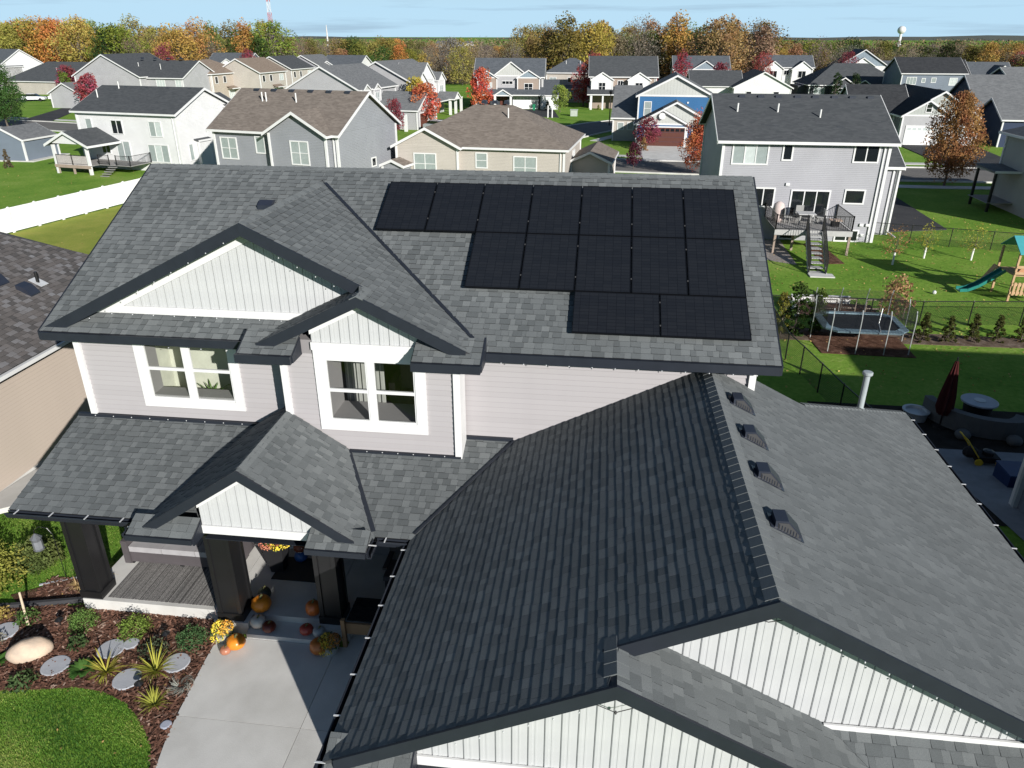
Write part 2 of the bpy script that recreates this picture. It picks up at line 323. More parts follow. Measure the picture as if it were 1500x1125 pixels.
# the 300 nearest shingles are parts of their roof slope, the others one joined part
tabs.sort(key=lambda t: t[0]-(.0 if t[4] > .3 else 3))
ok = [t for t in tabs if t[4] > .35][:290]; okid = set(id(t) for t in ok)
for d, pt, tn, ro, wd in ok:
    b = MB().add(pt, TF, tn); c = sum(pt, Vector())/8
    me = bpy.data.meshes.new('shingle'); me.from_pydata([tuple(p-c) for p in pt], [], TF); me.materials.append(M_sh)
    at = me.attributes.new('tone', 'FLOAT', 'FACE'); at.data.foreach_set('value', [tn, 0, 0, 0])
    link('shingle', me, ro, Matrix.Translation(c))
b = MB()
for t in tabs:
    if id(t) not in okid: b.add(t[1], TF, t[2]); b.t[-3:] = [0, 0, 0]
put('shingles', b, M_sh, H, kind='stuff')
# ridge caps: overlapping folded shingles
def caps(p, q, s1, s2, rise=.012, step=.2, parent=H, m=M_sh, w=.15):
    """ridge from p to q, side vectors down both slopes"""
    p = Vector(p); q = Vector(q); d = (q-p); n = max(1, int(d.length/step)); d.normalize(); s1 = Vector(s1).normalized()*w; s2 = Vector(s2).normalized()*w
    rnd = random.Random(int(p.x*31+q.y*17)); me = []
    for k in range(4):
        b = MB(); L_ = step*1.15; u = Vector((0, 0, 1))
        a = [s1, Vector((0, 0, 0)), s2]
        lo = [x+u*rise for x in a]; hi = [x+d*L_+u*(rise+.009) for x in a]
        tn = rnd.uniform(.45, .95)
        b.add(lo+hi, [(0, 1, 4, 3), (1, 2, 5, 4)], tn); b.add([x+u*(rise-.012) for x in [s1+d*L_, d*L_, s2+d*L_]]+hi, [(0, 1, 4, 3), (1, 2, 5, 4)], 0.3)
        b.t[0] = tn+.001
        me.append(b.mesh('ridge_cap', m))
    for i in range(n):
        link('ridge_cap', me[rnd.randrange(4)], parent, Matrix.Translation(p+d*(i*step)))
caps((-11.54, 18.52, 8.395), (3.5, 18.52, 8.395), (0, -1, -.5), (0, 1, -.5))
caps((-6.85, 17.9, 8.15), (-6.85, 13.43, 8.15), (-1, 0, -.5), (1, 0, -.5))
caps((-4.48, 13.5, 6.965), (-4.48, 12.9, 6.965), (-1, 0, -.5), (1, 0, -.5))
caps((-6.28, 13.15, 4.3), (-6.28, 10.78, 4.3), (-1, 0, -.667), (1, 0, -.667))
caps((2.28, 13.7, 5.514), (2.28, 7.0, 5.514), (-1, 0, -.5), (1, 0, -.5), w=.17)
caps((.47, 7.2, 4.609), (.47, 6.4, 4.609), (-1, 0, -.5), (1, 0, -.5), w=.17)
caps((8.04, 18.1, 2.634), (4.4, 14.46, 4.454), (-.45, .55, 0), (.2, -1, -.3), w=.12)
# valley flashing
b = MB()
for p, q in [((-6.75, 17.95, 8.1), (-2.15, 13.36, 5.8)), ((-5.02, 13.15, 3.43), (-4.0, 11.3, 2.79)), ((-1.58, 13.7, 3.6), (-3.2, 11.3, 2.8))]:
    b.bar(Vector(p)+Vector((0, 0, .03)), Vector(q)+Vector((0, 0, .03)), .09 if p[0] < -6 or p[0] < -4 else .05, .02)
put('valley_flashing', b, M_char, H)
# fascia boards, rakes, gutters
def rake(p, q, y, h=.19, d=.035, name='rake_board'):
    """board along a gable edge, outer face at y"""
    p = Vector(p); q = Vector(q)
    put(name, MB().ext([p+Vector((0, 0, .012)), q+Vector((0, 0, .012)), q-Vector((0, 0, h)), p-Vector((0, 0, h))], (0, d, 0)), M_char, H)
def rk(x0, z0, x1, z1, y, h=.2): rake((x0, y-.04, z0), (x1, y-.04, z1), y, h)
rk(-11.48, 5.84, -6.85, 8.15, 13.45, .24); rk(-6.85, 8.15, -4.42, 6.93, 13.45, .24)
rk(-6.6, 5.905, -4.48, 6.965, 12.93, .22); rk(-4.48, 6.965, -2.42, 5.935, 12.93, .22)
rk(-8.35, 2.92, -6.28, 4.3, 10.8, .2); rk(-6.28, 4.3, -4.2, 2.91, 10.8, .2)
rk(-3.1, 2.83, .47, 4.609, 6.42, .2); rk(.47, 4.609, 4.13, 2.775, 6.42, .2)
rk(.3, 4.53, 2.28, 5.514, 7.03, .22); rk(2.28, 5.514, 8.04, 2.634, 7.03, .22)
for x in (3.52, -11.58): put('rake_board', MB().ext([(x, 13.3, 5.79), (x, 18.52, 8.4), (x, 23.7, 5.79), (x, 23.7, 5.6), (x, 18.52, 8.2), (x, 13.3, 5.6)], (.035, 0, 0)), M_char, H)
def gutter(x0, y0, x1, y1, z, side, h=.13, w=.12, lit=False):
    """K-style open gutter with hanger clips"""
    p = Vector((x0, y0, z)); q = Vector((x1, y1, z)); d = (q-p).normalized(); o = Vector(side)
    b = MB(); prof = [(0, 0), (.0, -h), (w*.7, -h), (w, -.03), (w, 0), (w-.02, 0), (w-.03, -.03), (w*.65, -h+.015), (.012, -h+.015), (.012, 0)]
    a = [p+o*u+Vector((0, 0, v)) for u, v in prof]; b.ext(a, q-p)
    g = put('gutter', b, M_char, H)
    n = int((q-p).length/.75)
    for i in range(n+1):
        c = p+d*min((i+.3)*.75, (q-p).length-.05); 
        bb = MB().bar(c-o*.02+Vector((0, 0, .012)), c+o*(w+.01)+Vector((0, 0, .008)), .022, .012); put('gutter_hanger', bb, M_alu, g)
M_alu = mat('bright_aluminium', (.72, .73, .74), .35, metal=.3)
gutter(-11.52, 11.2, -8.6, 11.2, 2.75, (0, -1, 0)); gutter(-3.95, 11.2, -3.3, 11.2, 2.75, (0, -1, 0))
gutter(-3.24, 11.15, -3.24, 6.3, 2.72, (-1, 0, 0)); gutter(8.04, 7.05, 8.04, 18.05, 2.6, (1, 0, 0))
gutter(-8.62, 10.66, -8.62, 11.1, 2.8, (-1, 0, 0)); gutter(-3.95, 10.66, -3.95, 11.1, 2.8, (1, 0, 0))
def fascia(x0, x1, y, z, h=.2, d=.1): put('fascia', MB().box(x0, y-d, z-h, x1, y, z), M_char, H)
fascia(-11.5, -6.92, 13.33, 5.79, .17, .1); fascia(-2.12, 3.5, 13.33, 5.79, .17, .1)
fascia(-6.95, -5.82, 12.72, 5.775, .17, .1); fascia(-3.44, -2.1, 12.72, 5.775, .17, .1)
fascia(-8.62, -7.3, 10.64, 2.835, .11, .07); fascia(-5.1, -3.95, 10.64, 2.835, .11, .07)
fascia(4.2, 8.04, 6.62, 2.77, .16, .1); fascia(-3.26, -2.1, 6.2, 2.57, .16, .1); fascia(3.25, 8.0, 18.2, 2.62, .16, .1)
for x0, x1, y0, y1, z in [(-6.95, -6.91, 12.7, 13.3, 5.78), (-2.12, -2.08, 12.7, 13.35, 5.78), (-5.84, -5.8, 12.72, 13.18, 5.77), (-3.46, -3.42, 12.72, 13.18, 5.77), (-7.32, -7.28, 10.64, 11., 2.83), (-5.12, -5.08, 10.64, 11., 2.83), (-2.12, -2.08, 6.2, 6.76, 2.57)]:
    s = (.5 if x0 != 0 else 0); put('fascia', MB().ext([(x0, y0, z-.16), (x0, y1, z-.16), (x0, y1, z+.5*(y1-y0)-.02), (x0, y0, z-.01)], (x1-x0, 0, 0)), M_char, H)
# soffits close the eaves
b = MB()
for q in [(-11.5, 13.34, 3.5, 13.8, 5.6), (-6.9, 12.75, -5.82, 13.25, 5.6), (-3.44, 12.75, -2.1, 13.25, 5.6), (-11.5, 23.3, 3.5, 23.7, 5.6), (-11.5, 11.3, -3.2, 13.74, 2.56), (-8.55, 10.7, -7.3, 11.5, 2.66), (-5.1, 10.7, -4.0, 11.5, 2.66), (-7.3, 11.03, -5.1, 11.5, 2.55), (-3.2, 6.3, -2.95, 11.3, 2.45), (-3.2, 6.3, 8.0, 7.0, 2.44), (7.8, 7, 8.03, 18.05, 2.45), (3.3, 17.8, 8, 18.05, 2.44)]:
    b.box(q[0], q[1], q[4], q[2], q[3], q[4]+.012)
put('soffit', b, M_char, H)
# walls: boards with the openings left free
def strips(x0, x1, z0, z1, y, holes=(), p=.118, seed=3, wall=None, clip=None):
    rnd = random.Random(seed); z = z0
    while z < z1-.01:
        zt = min(z+p, z1); spans = [(x0, x1)]
        if clip: spans = clip(z)
        for (hx0, hz0, hx1, hz1) in holes:
            if hz0 < z+p*.5 < hz1:
                spans = [s for a, b_ in spans for s in ([(a, hx0)] if a < hx0 else [])+([(hx1, b_)] if b_ > hx1 else [])]
        for a, b_ in spans:
            if b_-a < .02: continue
            tn = rnd.uniform(.1, .9)
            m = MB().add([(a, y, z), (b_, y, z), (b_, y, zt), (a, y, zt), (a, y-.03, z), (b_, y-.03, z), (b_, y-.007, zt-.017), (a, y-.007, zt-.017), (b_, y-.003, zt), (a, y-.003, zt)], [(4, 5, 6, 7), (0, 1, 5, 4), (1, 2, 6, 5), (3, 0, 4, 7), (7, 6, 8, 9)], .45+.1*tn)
            m.t[4] = 0  # top facet coloured darker: painted shade line below the lap above
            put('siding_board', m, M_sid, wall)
        z = zt
wall = put('wall', MB().box(-11.15, 13.8, -.4, -9.62, 14.2, 5.6).box(-7.7, 13.8, -.4, -6.2, 14.2, 5.6).box(-9.62, 13.8, -.4, -7.7, 14.2, 4.2).box(-9.62, 13.8, 5.5, -7.7, 14.2, 5.6), M_sid, H)
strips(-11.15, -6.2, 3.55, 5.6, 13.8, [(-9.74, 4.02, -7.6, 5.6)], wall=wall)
wall2 = put('wall', MB().box(-2.7, 13.8, -.4, 3.15, 14.2, 5.6), M_sid, H)
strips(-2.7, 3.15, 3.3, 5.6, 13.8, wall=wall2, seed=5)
put('wall', MB().box(-11.15, 14.2, -1.5, -10.9, 23.3, 5.6).box(2.9, 14.2, -1.5, 3.15, 23.3, 5.6).box(-11.15, 23.05, -1.5, 3.15, 23.3, 5.6), M_sid, H)
put('wall', MB().ext([(-11.15, 13.8, 5.6), (-11.15, 23.3, 5.6), (-11.15, 18.52, 8.3)], (.1, 0, 0)).ext([(3.05, 13.8, 5.6), (3.05, 23.3, 5.6), (3.05, 18.52, 8.3)], (.1, 0, 0)), M_sid, H)
wall3 = put('wall', MB().box(-6.22, 13.25, 3.2, -5.4, 14.2, 5.9).box(-3.5, 13.25, 3.2, -2.68, 14.2, 5.9).box(-5.4, 13.25, 3.2, -3.5, 14.2, 4.1).box(-5.4, 13.25, 5.6, -3.5, 14.2, 5.9), M_sid, H)
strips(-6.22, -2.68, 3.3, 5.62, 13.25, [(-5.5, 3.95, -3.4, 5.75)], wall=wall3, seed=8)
def boards(lst, name='corner_board', m=None):
    for q in lst: put(name, MB().box(*q), m or M_white, H)
boards([(-11.19, 13.72, 3.3, -11.05, 13.9, 5.6), (3.06, 13.72, 3.3, 3.19, 13.9, 5.6), (-6.3, 13.17, 3.3, -6.16, 13.3, 5.62), (-2.74, 13.17, 3.3, -2.6, 13.7, 5.62)])
put('downspout', MB().box(-6.42, 13.68, 3.5, -6.32, 13.78, 5.65), mat('navy_metal', (.02, .03, .07), .4), H)
# window with casing, sashes and panes; dark or lit room behind
def window(x0, z0, x1, z1, y, cas=.13, top=None, name='window'):
    top = cas if top is None else top
    wn = put(name, MB().box(x0-cas, y-.05, z0-cas, x0, y, z1+top).box(x1, y-.05, z0-cas, x1+cas, y, z1+top).box(x0, y-.05, z0-cas, x1, y, z0).box(x0, y-.05, z1, x1, y, z1+top), M_white, H)
    xm = (x0+x1)/2; zm = z0+(z1-z0)*.5
    for a, b_ in ((x0, xm-.06), (xm+.06, x1)):
        s = MB(); f = .033
        for c, d in ((z0, zm), (zm, z1)):
            s.box(a, y-.03, c, a+f, y+.02, d).box(b_-f, y-.03, c, b_, y+.02, d).box(a+f, y-.03, c, b_-f, y+.02, c+f).box(a+f, y-.03, d-f, b_-f, y+.02, d)
            put('pane', MB().poly([(a+f, y, c+f), (b_-f, y, c+f), (b_-f, y, d-f), (a+f, y, d-f)]), M_glass, wn)
        put('sash', s, M_white, wn)
    put('mullion', MB().box(xm-.06, y-.04, z0, xm+.06, y+.02, z1), M_white, wn)
    return wn
w1 = window(-9.63, 4.13, -7.7, 5.56, 13.79, .2, .05); w2 = window(-5.36, 4.14, -3.52, 5.52, 13.24, .22, .34)
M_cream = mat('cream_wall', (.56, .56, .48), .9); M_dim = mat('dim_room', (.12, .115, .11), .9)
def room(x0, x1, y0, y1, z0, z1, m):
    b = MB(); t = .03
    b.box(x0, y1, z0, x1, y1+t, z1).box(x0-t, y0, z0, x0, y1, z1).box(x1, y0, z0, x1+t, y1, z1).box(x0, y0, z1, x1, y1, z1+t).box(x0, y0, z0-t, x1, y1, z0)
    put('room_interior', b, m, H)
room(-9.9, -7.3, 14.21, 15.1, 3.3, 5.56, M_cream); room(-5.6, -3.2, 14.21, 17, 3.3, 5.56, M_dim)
# curtain and armchair in the right-hand room, palm in the other
b = MB(); n = 40
for i in range(n):
    xa = -5.36+.86*i/n; xb = -5.36+.86*(i+1)/n; ya = 14.3+.04*math.sin(i*1.3); yb = 14.3+.04*math.sin((i+1)*1.3)
    b.poly([(xa, ya, 3.5), (xb, yb, 3.5), (xb, yb, 5.5), (xa, ya, 5.5)])
c = put('curtain', b, mat('grey_curtain', (.3, .3, .29)), smooth=True); tag(c, 'grey pleated curtain hanging inside the upper window over the porch ridge', 'curtain')
straps_later = True
c = root('armchair', (-3.95, 14.9, 3.4), 'dark upholstered armchair seen through the window beside the curtain', 'armchair')
M_up = mat('grey_upholstery', (.2, .12, .12)); put('seat', MB().box(-4.35, 14.6, 3.5, -3.6, 15.2, 4.05), M_up, c); put('backrest', MB().box(-4.35, 15.1, 4.05, -3.6, 15.3, 4.75), M_up, c)
put('armrest', MB().box(-4.5, 14.6, 3.5, -4.35, 15.3, 4.4), M_up, c); put('armrest', MB().box(-3.6, 14.6, 3.5, -3.45, 15.3, 4.4), M_up, c)
# gable faces of vertical boards
def clip(poly, ax, val, keep_gt):
    o = []
    for i in range(len(poly)):
        a, b_ = poly[i], poly[(i+1) % len(poly)]; ia = (a[ax] > val) == keep_gt; ib = (b_[ax] > val) == keep_gt
        if ia: o.append(a)
        if ia != ib:
            t = (val-a[ax])/(b_[ax]-a[ax]); o.append((a[0]+(b_[0]-a[0])*t, a[1]+(b_[1]-a[1])*t))
    return o
def gable(poly, y, pitch=.2, m=None, back=True):
    g = put('gable_wall', MB().ext([(x, y+.02, z) for x, z in poly], (0, .08, 0)), M_panel, H)
    x = min(p[0] for p in poly); x1 = max(p[0] for p in poly)
    while x < x1:
        q = clip(clip(poly, 0, x+.012, True), 0, x+pitch, False)
        if len(q) >= 3 and max(p[0] for p in q)-min(p[0] for p in q) > .02:
            b = MB().ext([(a, y, z) for a, z in q], (0, .02, 0))
            r = clip(clip(poly, 0, x+.02, True), 0, x+.065, False)
            if len(r) >= 3: b.ext([(a, y-.006, z) for a, z in r], (0, .006, 0))
            r = clip(clip(poly, 0, x+.10, True), 0, x+.125, False)
            if len(r) >= 3: b.ext([(a, y-.004, z) for a, z in r], (0, .004, 0))
            put('siding_panel', b, M_panel, g)
        x += pitch
    return g
g1 = gable([(-11.0, 6.0), (-3.9, 6.0), (-4.75, 6.93), (-6.85, 7.98)], 13.85, .19)
gable([(-5.6, 5.86), (-3.36, 5.86), (-3.36, 6.22), (-4.48, 6.78), (-5.6, 6.22)], 13.22)
gable([(-7.3, 2.8), (-5.1, 2.8), (-5.1, 3.36), (-6.28, 4.14), (-7.3, 3.46)], 11.02)
gable([(-2.1, 2.6), (4.1, 2.6), (.47, 4.45), (-2.1, 3.16)], 6.8, .215)
gable([(.47, 3.05), (6.85, 3.05), (2.28, 5.35), (.47, 4.45)], 7.43, .215)
# white trims of the gables
def tb(pts, y, d=.03, name='trim_board'): put(name, MB().ext([(a, y-d, z) for a, z in pts], (0, d, 0)), M_white, H)
tb([(-10.55, 6.08), (-5.95, 6.08), (-5.95, 6.24), (-10.55, 6.24)], 13.84); tb([(-10.6, 6.08), (-10.2, 6.08), (-6.85, 7.74), (-6.85, 7.97)], 13.835, .04)
tb([(-7.3, 2.72), (-5.1, 2.72), (-5.1, 2.9), (-7.3, 2.9)], 11.01); tb([(-7.3, 3.3), (-6.28, 3.98), (-6.28, 4.14), (-7.3, 3.46)], 11.0)
tb([(-5.6, 6.05), (-4.48, 6.62), (-4.48, 6.78), (-5.6, 6.22)], 13.2)
tb([(-2.1, 2.45), (4.2, 2.45), (4.2, 2.62), (-2.1, 2.62)], 6.79); tb([(3.25, 3.04), (6.9, 3.04), (6.5, 3.24), (3.25, 3.24)], 7.41)
put('trim_board', MB().box(-5.6, 13.17, 5.72, -3.36, 13.2, 5.88), M_white, H)
# garage walls and front
put('wall', MB().box(-2.95, 7.2, -.2, -2.75, 13.75, 2.45).box(-2.95, 6.9, -.2, 7.8, 7.2, 2.45).box(7.6, 7.2, -1, 7.8, 17.8, 2.45).box(3.2, 17.6, -1, 7.6, 17.8, 2.45), M_sid, H)
put('gable_wall', MB().ext([(3.27, 14.45, gr(3.27)-.03), (4.34, 14.45, 4.45), (3.27, 14.45, 4.45)], (0, .04, 0)), M_sid, H)
for X0, X1 in ((-2.3, 3.3), (4.4, 7.3)):
    gd = put('garage_door', MB().box(X0, 6.86, 0, X1, 6.9, 2.2), M_white, H)
# roof vents on the garage, box vents, exhaust stack
M_vent = mat('vent_metal', (.025, .03, .045), .35, spec=.6); M_grille = mat('vent_grille', (.06, .06, .062), .6)
for y in (12.55, 11.3, 10.07, 8.8):
    s = 1.0; z0 = gr(2.5); v = root('roof_vent', (2.75, y, gr(2.75)), {12.55: 'slanted black roof vent farthest from the camera along the garage ridge', 11.3: 'second black roof vent from the main house along the garage ridge', 10.07: 'third black roof vent from the main house along the garage ridge', 8.8: 'large black roof vent nearest the camera along the garage ridge'}[y], 'roof vent', 'slanted vents beside the garage ridge')
    xa, xb, xc = 2.56, 2.73, 2.93; top = gr(xa)+.12
    hood = [(xa, gr(xa)+.02), (xa, top), (xb, top), (xc, gr(xc)+.09), (xc, gr(xc)+.02)]
    put('hood', MB().ext([(a, y-.14, z) for a, z in hood], (0, .28, 0)), M_vent, v)
    put('flange', MB().ext([(2.5, y-.17, gr(2.5)+.012), (2.97, y-.17, gr(2.97)+.012), (2.97, y-.17, gr(2.97)+.02), (2.5, y-.17, gr(2.5)+.02)], (0, .34, 0)), M_vent, v)
    put('louvre_panel', MB().ext([(xa+.04, y-.146, gr(xa+.04)+.035), (xc-.04, y-.146, gr(xc-.04)+.03), (xc-.04, y-.146, gr(xc-.04)+.08), (xb, y-.146, top-.03), (xa+.04, y-.146, top-.03)], (0, .004, 0)), M_grille, v)
    for i in range(7):
        put('louvre', MB().ext([(xa+.05+i*.04, y-.152, gr(xa+.05+i*.04)+.03), (xa+.06+i*.04, y-.152, gr(xa+.06+i*.04)+.03), (xa+.06+i*.04, y-.152, gr(xa+.06+i*.04)+.1), (xa+.05+i*.04, y-.152, gr(xa+.05+i*.04)+.1)], (0, .012, 0)), M_vent, v)
v = root('roof_vent', (-7.98, 17.1, mz(17.1)), 'low black roof vent half hidden behind the big gable ridge', 'roof vent')
put('hood', MB().ext([(-8.12, 16.98, mz(16.98)+.02), (-8.12, 16.98, mz(16.98)+.12), (-8.12, 17.15, mz(17.15)+.13), (-8.12, 17.3, mz(17.3)+.03)], (.34, 0, 0)), M_vent, v)
v = root('exhaust_pipe', (6.3, 16.5, 3.4), 'white plastic exhaust pipe with a flat cap rising behind the garage roof', 'vent pipe')
M_pvc = mat('white_plastic', (.36, .4, .41), .3, spec=.5)
put('pipe', MB().lathe((6.3, 16.5, 3.3), [(.07, 0), (.07, 1.05)], 16), M_pvc, v, smooth=False); put('cap', MB().lathe((6.3, 16.5, 4.33), [(.1, 0), (.115, .02), (.115, .07), (.1, .085), (.04, .09)], 20), M_pvc, v)
put('collar', MB().lathe((6.3, 16.5, 3.42), [(.11, 0), (.11, .04), (.075, .07)], 16), M_pvc, v)
# light clips along eaves and rakes
def clips(p, q, n, dz=-.0):
    p = Vector(p); q = Vector(q)
    for i in range(n):
        c = p+(q-p)*((i+.5)/n); put('light_clip', MB().blob(c, .012, .012, .014, 6, 4), M_alu, H)
clips((-10.6, 13.4, 5.98), (-7.0, 13.4, 7.87), 9); clips((-6.3, 13.4, 7.6), (-4.9, 13.4, 6.9), 4); clips((-10.4, 13.8, 6.06), (-6.2, 13.8, 6.06), 9)
clips((-9, 13.2, 5.6), (-6.9, 13.2, 5.6), 3); clips((-2, 13.2, 5.62), (3.3, 13.2, 5.62), 12); clips((-5.9, 12.88, 6.0), (-3.2, 12.88, 6.05), 0)
clips((-11.3, 13.7, 3.63), (-7.4, 13.7, 3.63), 9); clips((-4.8, 13.15, 3.46), (-2.8, 13.15, 3.46), 6); clips((-1.6, 6.36, 3.35), (.2, 6.36, 4.25), 6); clips((2.9, 6.97, 4.98), (5.6, 6.97, 3.62), 9)
put('flashing', MB().box(-11.5, 13.7, 3.58, -6.9, 13.78, 3.66).box(-5.02, 13.16, 3.4, -2.62, 13.24, 3.46).box(-2.6, 13.7, 3.58, -1.6, 13.78, 3.66), M_char, H)

# ------------------------------------------------------------------ solar panels
def solar_mat():
    m = bpy.data.materials.new('solar_cells'); m.use_nodes = True; nt = m.node_tree; b = nt.nodes['Principled BSDF']; L = nt.links.new
    b.inputs['Roughness'].default_value = .22; b.inputs['Specular IOR Level'].default_value = .35
    tc = N(nt, 'ShaderNodeTexCoord'); br = N(nt, 'ShaderNodeTexBrick', offset=0, inp={'Color1': (.011, .0125, .016, 1), 'Color2': (.014, .0155, .019, 1), 'Mortar': (.005, .0055, .0075, 1), 'Scale': 1, 'Mortar Size': .004, 'Brick Width': .182, 'Row Height': .091})
    L(tc.outputs['Object'], br.inputs['Vector']); L(br.outputs[0], b.inputs['Base Color'])
    return m
M_solar = solar_mat(); M_frame = mat('black_anodised', (.01, .011, .014), .4, metal=.5)
ord_ = ['first', 'second', 'third', 'fourth', 'fifth', 'sixth', 'seventh']
cs = 1/math.sqrt(1.25); Vs = Vector((0, cs, .5*cs)); Ns = Vector((0, -.5*cs, cs)); Xs = Vector((1, 0, 0))
def solar(x0, v0, wd, ht, label):
    """v0: distance down the slope from the ridge to the panel's lower edge"""
    base = Vector((x0, 18.52, 8.395))-Vs*v0+Ns*.10
    M = Matrix.Translation(base)@Matrix((Xs, Vs, Ns)).transposed().to_4x4()
    r = tag(link('solar_panel', None, None, M), label, 'solar panel', 'solar panels on the main roof')
    f = .012; fr = MB().box(0, 0, 0, wd, f, .036).box(0, ht-f, 0, wd, ht, .036).box(0, f, 0, f, ht-f, .036).box(wd-f, f, 0, wd, ht-f, .036)
    put('frame', fr, M_frame, r, local=True); put('glass', MB().box(f, f, .004, wd-f, ht-f, .031), M_solar, r, local=True)
    [put('mounting_rail', MB().box(-.01, ht*k, -.06, wd+.01, ht*k+.03, -.01), M_frame, r, local=True) for k in (.25, .75)]
    for k in (.22, .78): put('clamp', MB().box(wd-.005, ht*k, .03, wd+.022, ht*k+.03, .045), M_grille, r, local=True)
px0 = -5.06; Wp = 1.134; Lp = 1.73; v_ = .675
for i in range(7): solar(px0+i*(Wp+.02), v_+Lp, Wp, Lp, '%s solar panel from the left in the top row of seven' % ord_[i])
for i in range(2, 7): solar(px0+i*(Wp+.02), v_+2*Lp+.02, Wp, Lp, '%s solar panel from the left in the middle row of five' % ord_[i-2])
for i in range(2): solar(px0+4*(Wp+.02)+i*1.73, v_+2*Lp+.04+Wp, 1.71, Wp, '%s horizontal solar panel in the bottom row' % ('left' if i == 0 else 'right'))
#PART2
# ------------------------------------------------------------------ foliage
M_leaf = leaf_mat('foliage'); M_bark = mat('bark', (.09, .07, .055), .95, c2=(.14, .12, .1), ns=6)
def leafquad(b, c, s, rnd, tn, up=.3):
    d = Vector((rnd.gauss(0, 1), rnd.gauss(0, 1), rnd.gauss(0, 1)+up)).normalized(); a = d.orthogonal().normalized(); a.rotate(Matrix.Rotation(rnd.uniform(0, 6.28), 3, d)); e = d.cross(a)
    a = a*s; e = e*s*.62
    b.add([c-a, c-e*.9, c+a, c+e], [(0, 1, 2, 3)], tn)
def crown(seed, H=10., base=.22, rx=.33, n=34, m=60, s=.22, shape='round', spread=.2):
    rnd = random.Random(seed); b = MB(); cl = []
    for i in range(n):
        t = (i+.5)/n; 
        if shape == 'round': pr = math.sin(math.pi*min(1, .12+.86*t))**.6
        elif shape == 'cone': pr = (1-t)**.8+.05
        elif shape == 'oval': pr = math.sin(math.pi*(.08+.9*t))**.8*.9
        else: pr = math.sin(math.pi*(.15+.8*t**.7))**.8
        a = i*2.4+rnd.uniform(-.4, .4); rr = H*rx*pr*math.sqrt(rnd.uniform(.12, 1.)); z = H*(base+(1-base)*t)*rnd.uniform(.95, 1.03)
        c = Vector((math.cos(a)*rr, math.sin(a)*rr, z)); cl.append(c); cr = H*spread*rnd.uniform(.5, 1)*(.75+.5*rx); tn0 = rnd.uniform(.25, .75)
        for k in range(m):
            v = Vector((rnd.gauss(0, 1), rnd.gauss(0, 1), rnd.gauss(0, .75))); v = v.normalized()*cr*rnd.uniform(.35, 1)**.5
            leafquad(b, c+v, s*rnd.uniform(.6, 1.3), rnd, min(1, max(0, tn0+rnd.gauss(0, .16))))
    return b, cl
def trunk(seed, cl, H=10., r=.16, twigs=0, n=5):
    rnd = random.Random(seed); b = MB(); mid = Vector((0, 0, H*.3))
    b.tube([(0, 0, -.3), (rnd.uniform(-.1, .1), 0, H*.15), mid, (0, rnd.uniform(-.1, .1), H*.6), (.1, 0, H*.9)], [r*1.3, r, r*.8, r*.45, r*.1], n)
    for c in cl:
        st = Vector((0, 0, max(H*.16, min(H*.7, c.z*.55)))); m = (st+c)/2+Vector((rnd.uniform(-.3, .3), rnd.uniform(-.3, .3), -.1*H*.3))
        b.tube([st, m, c], [r*.35, r*.22, r*.06], 3)
        for k in range(twigs):
            v = Vector((rnd.gauss(0, 1), rnd.gauss(0, 1), rnd.gauss(.5, 1))).normalized()*H*rnd.uniform(.06, .16); b.tube([m.lerp(c, rnd.random()), c+v], [r*.1, r*.03], 3)
    return b
PROTO = {}
def proto(k, seed, twigs=0, r=.16, **kw):
    b, cl = crown(seed, **kw); PROTO.setdefault(k, []).append((b.mesh('crown', M_leaf), trunk(seed, cl, kw.get('H', 10.), r, twigs).mesh('trunk', M_bark)))
for i in range(3): proto('round', 10+i, n=40, m=105, s=.17, rx=.36, base=.2)
for i in range(3): proto('tall', 20+i, n=38, m=95, s=.165, rx=.24, base=.15, shape='oval', spread=.16)
for i in range(3): proto('bare', 30+i, n=44, m=24, s=.12, rx=.32, base=.25, twigs=5, spread=.22)
for i in range(2): proto('small', 40+i, H=4.5, n=28, m=95, s=.11, rx=.3, base=.24, spread=.17, r=.07)
for i in range(2): proto('near', 70+i, n=52, m=270, s=.14, rx=.34, base=.2, twigs=2)
proto('young', 50, H=2.2, n=16, m=26, s=.05, rx=.34, base=.3, spread=.2, r=.03, twigs=2)
proto('column', 60, H=3, n=26, m=60, s=.07, rx=.17, base=.02, spread=.1, shape='round', r=.05)
proto('cone', 61, H=2, n=26, m=60, s=.06, rx=.3, base=.02, spread=.1, shape='cone', r=.04)
proto('tuftgrass', 62, H=1.6, n=16, m=50, s=.07, rx=.45, base=.1, spread=.25, shape='round', r=.02)
def tree(x, y, h, kind, c, label, cat='tree', name='tree', group=None, sx=1., z=None, rnd=random):
    P = PROTO[kind]; cm, tm = P[rnd.randrange(len(P))]; H0 = {'small': 4.5, 'young': 2.2, 'column': 3, 'cone': 2, 'tuftgrass': 1.6}.get(kind, 10.); s = h/H0
    z = gz(x, y) if z is None else z
    r = tag(link(name, None, None, Matrix.Translation((x, y, z))@Matrix.Rotation(rnd.uniform(0, 6.28), 4, 'Z')@Matrix.Diagonal((s*sx, s*sx, s, 1))), label, cat, group)
    a = link('trunk', tm, r, None, True); a = link('crown', cm, r, None, True); a.color = (*c, 1)
    return r
GOLD = (.33, .245, .05); ORG = (.44, .19, .035); OLV = (.16, .15, .035); GRN = (.05, .095, .02); BRN = (.25, .185, .11); RUST = (.28, .17, .07); DGR = (.03, .055, .018); YGR = (.19, .21, .03); RED = (.3, .055, .045); CRIM = (.22, .04, .055); GREY = (.22, .18, .14)
NAMEC = {GOLD: 'golden', ORG: 'bright orange', OLV: 'olive', GRN: 'green', BRN: 'brown', RUST: 'rust-brown', DGR: 'dark green', YGR: 'yellow-green', GREY: 'bare grey'}
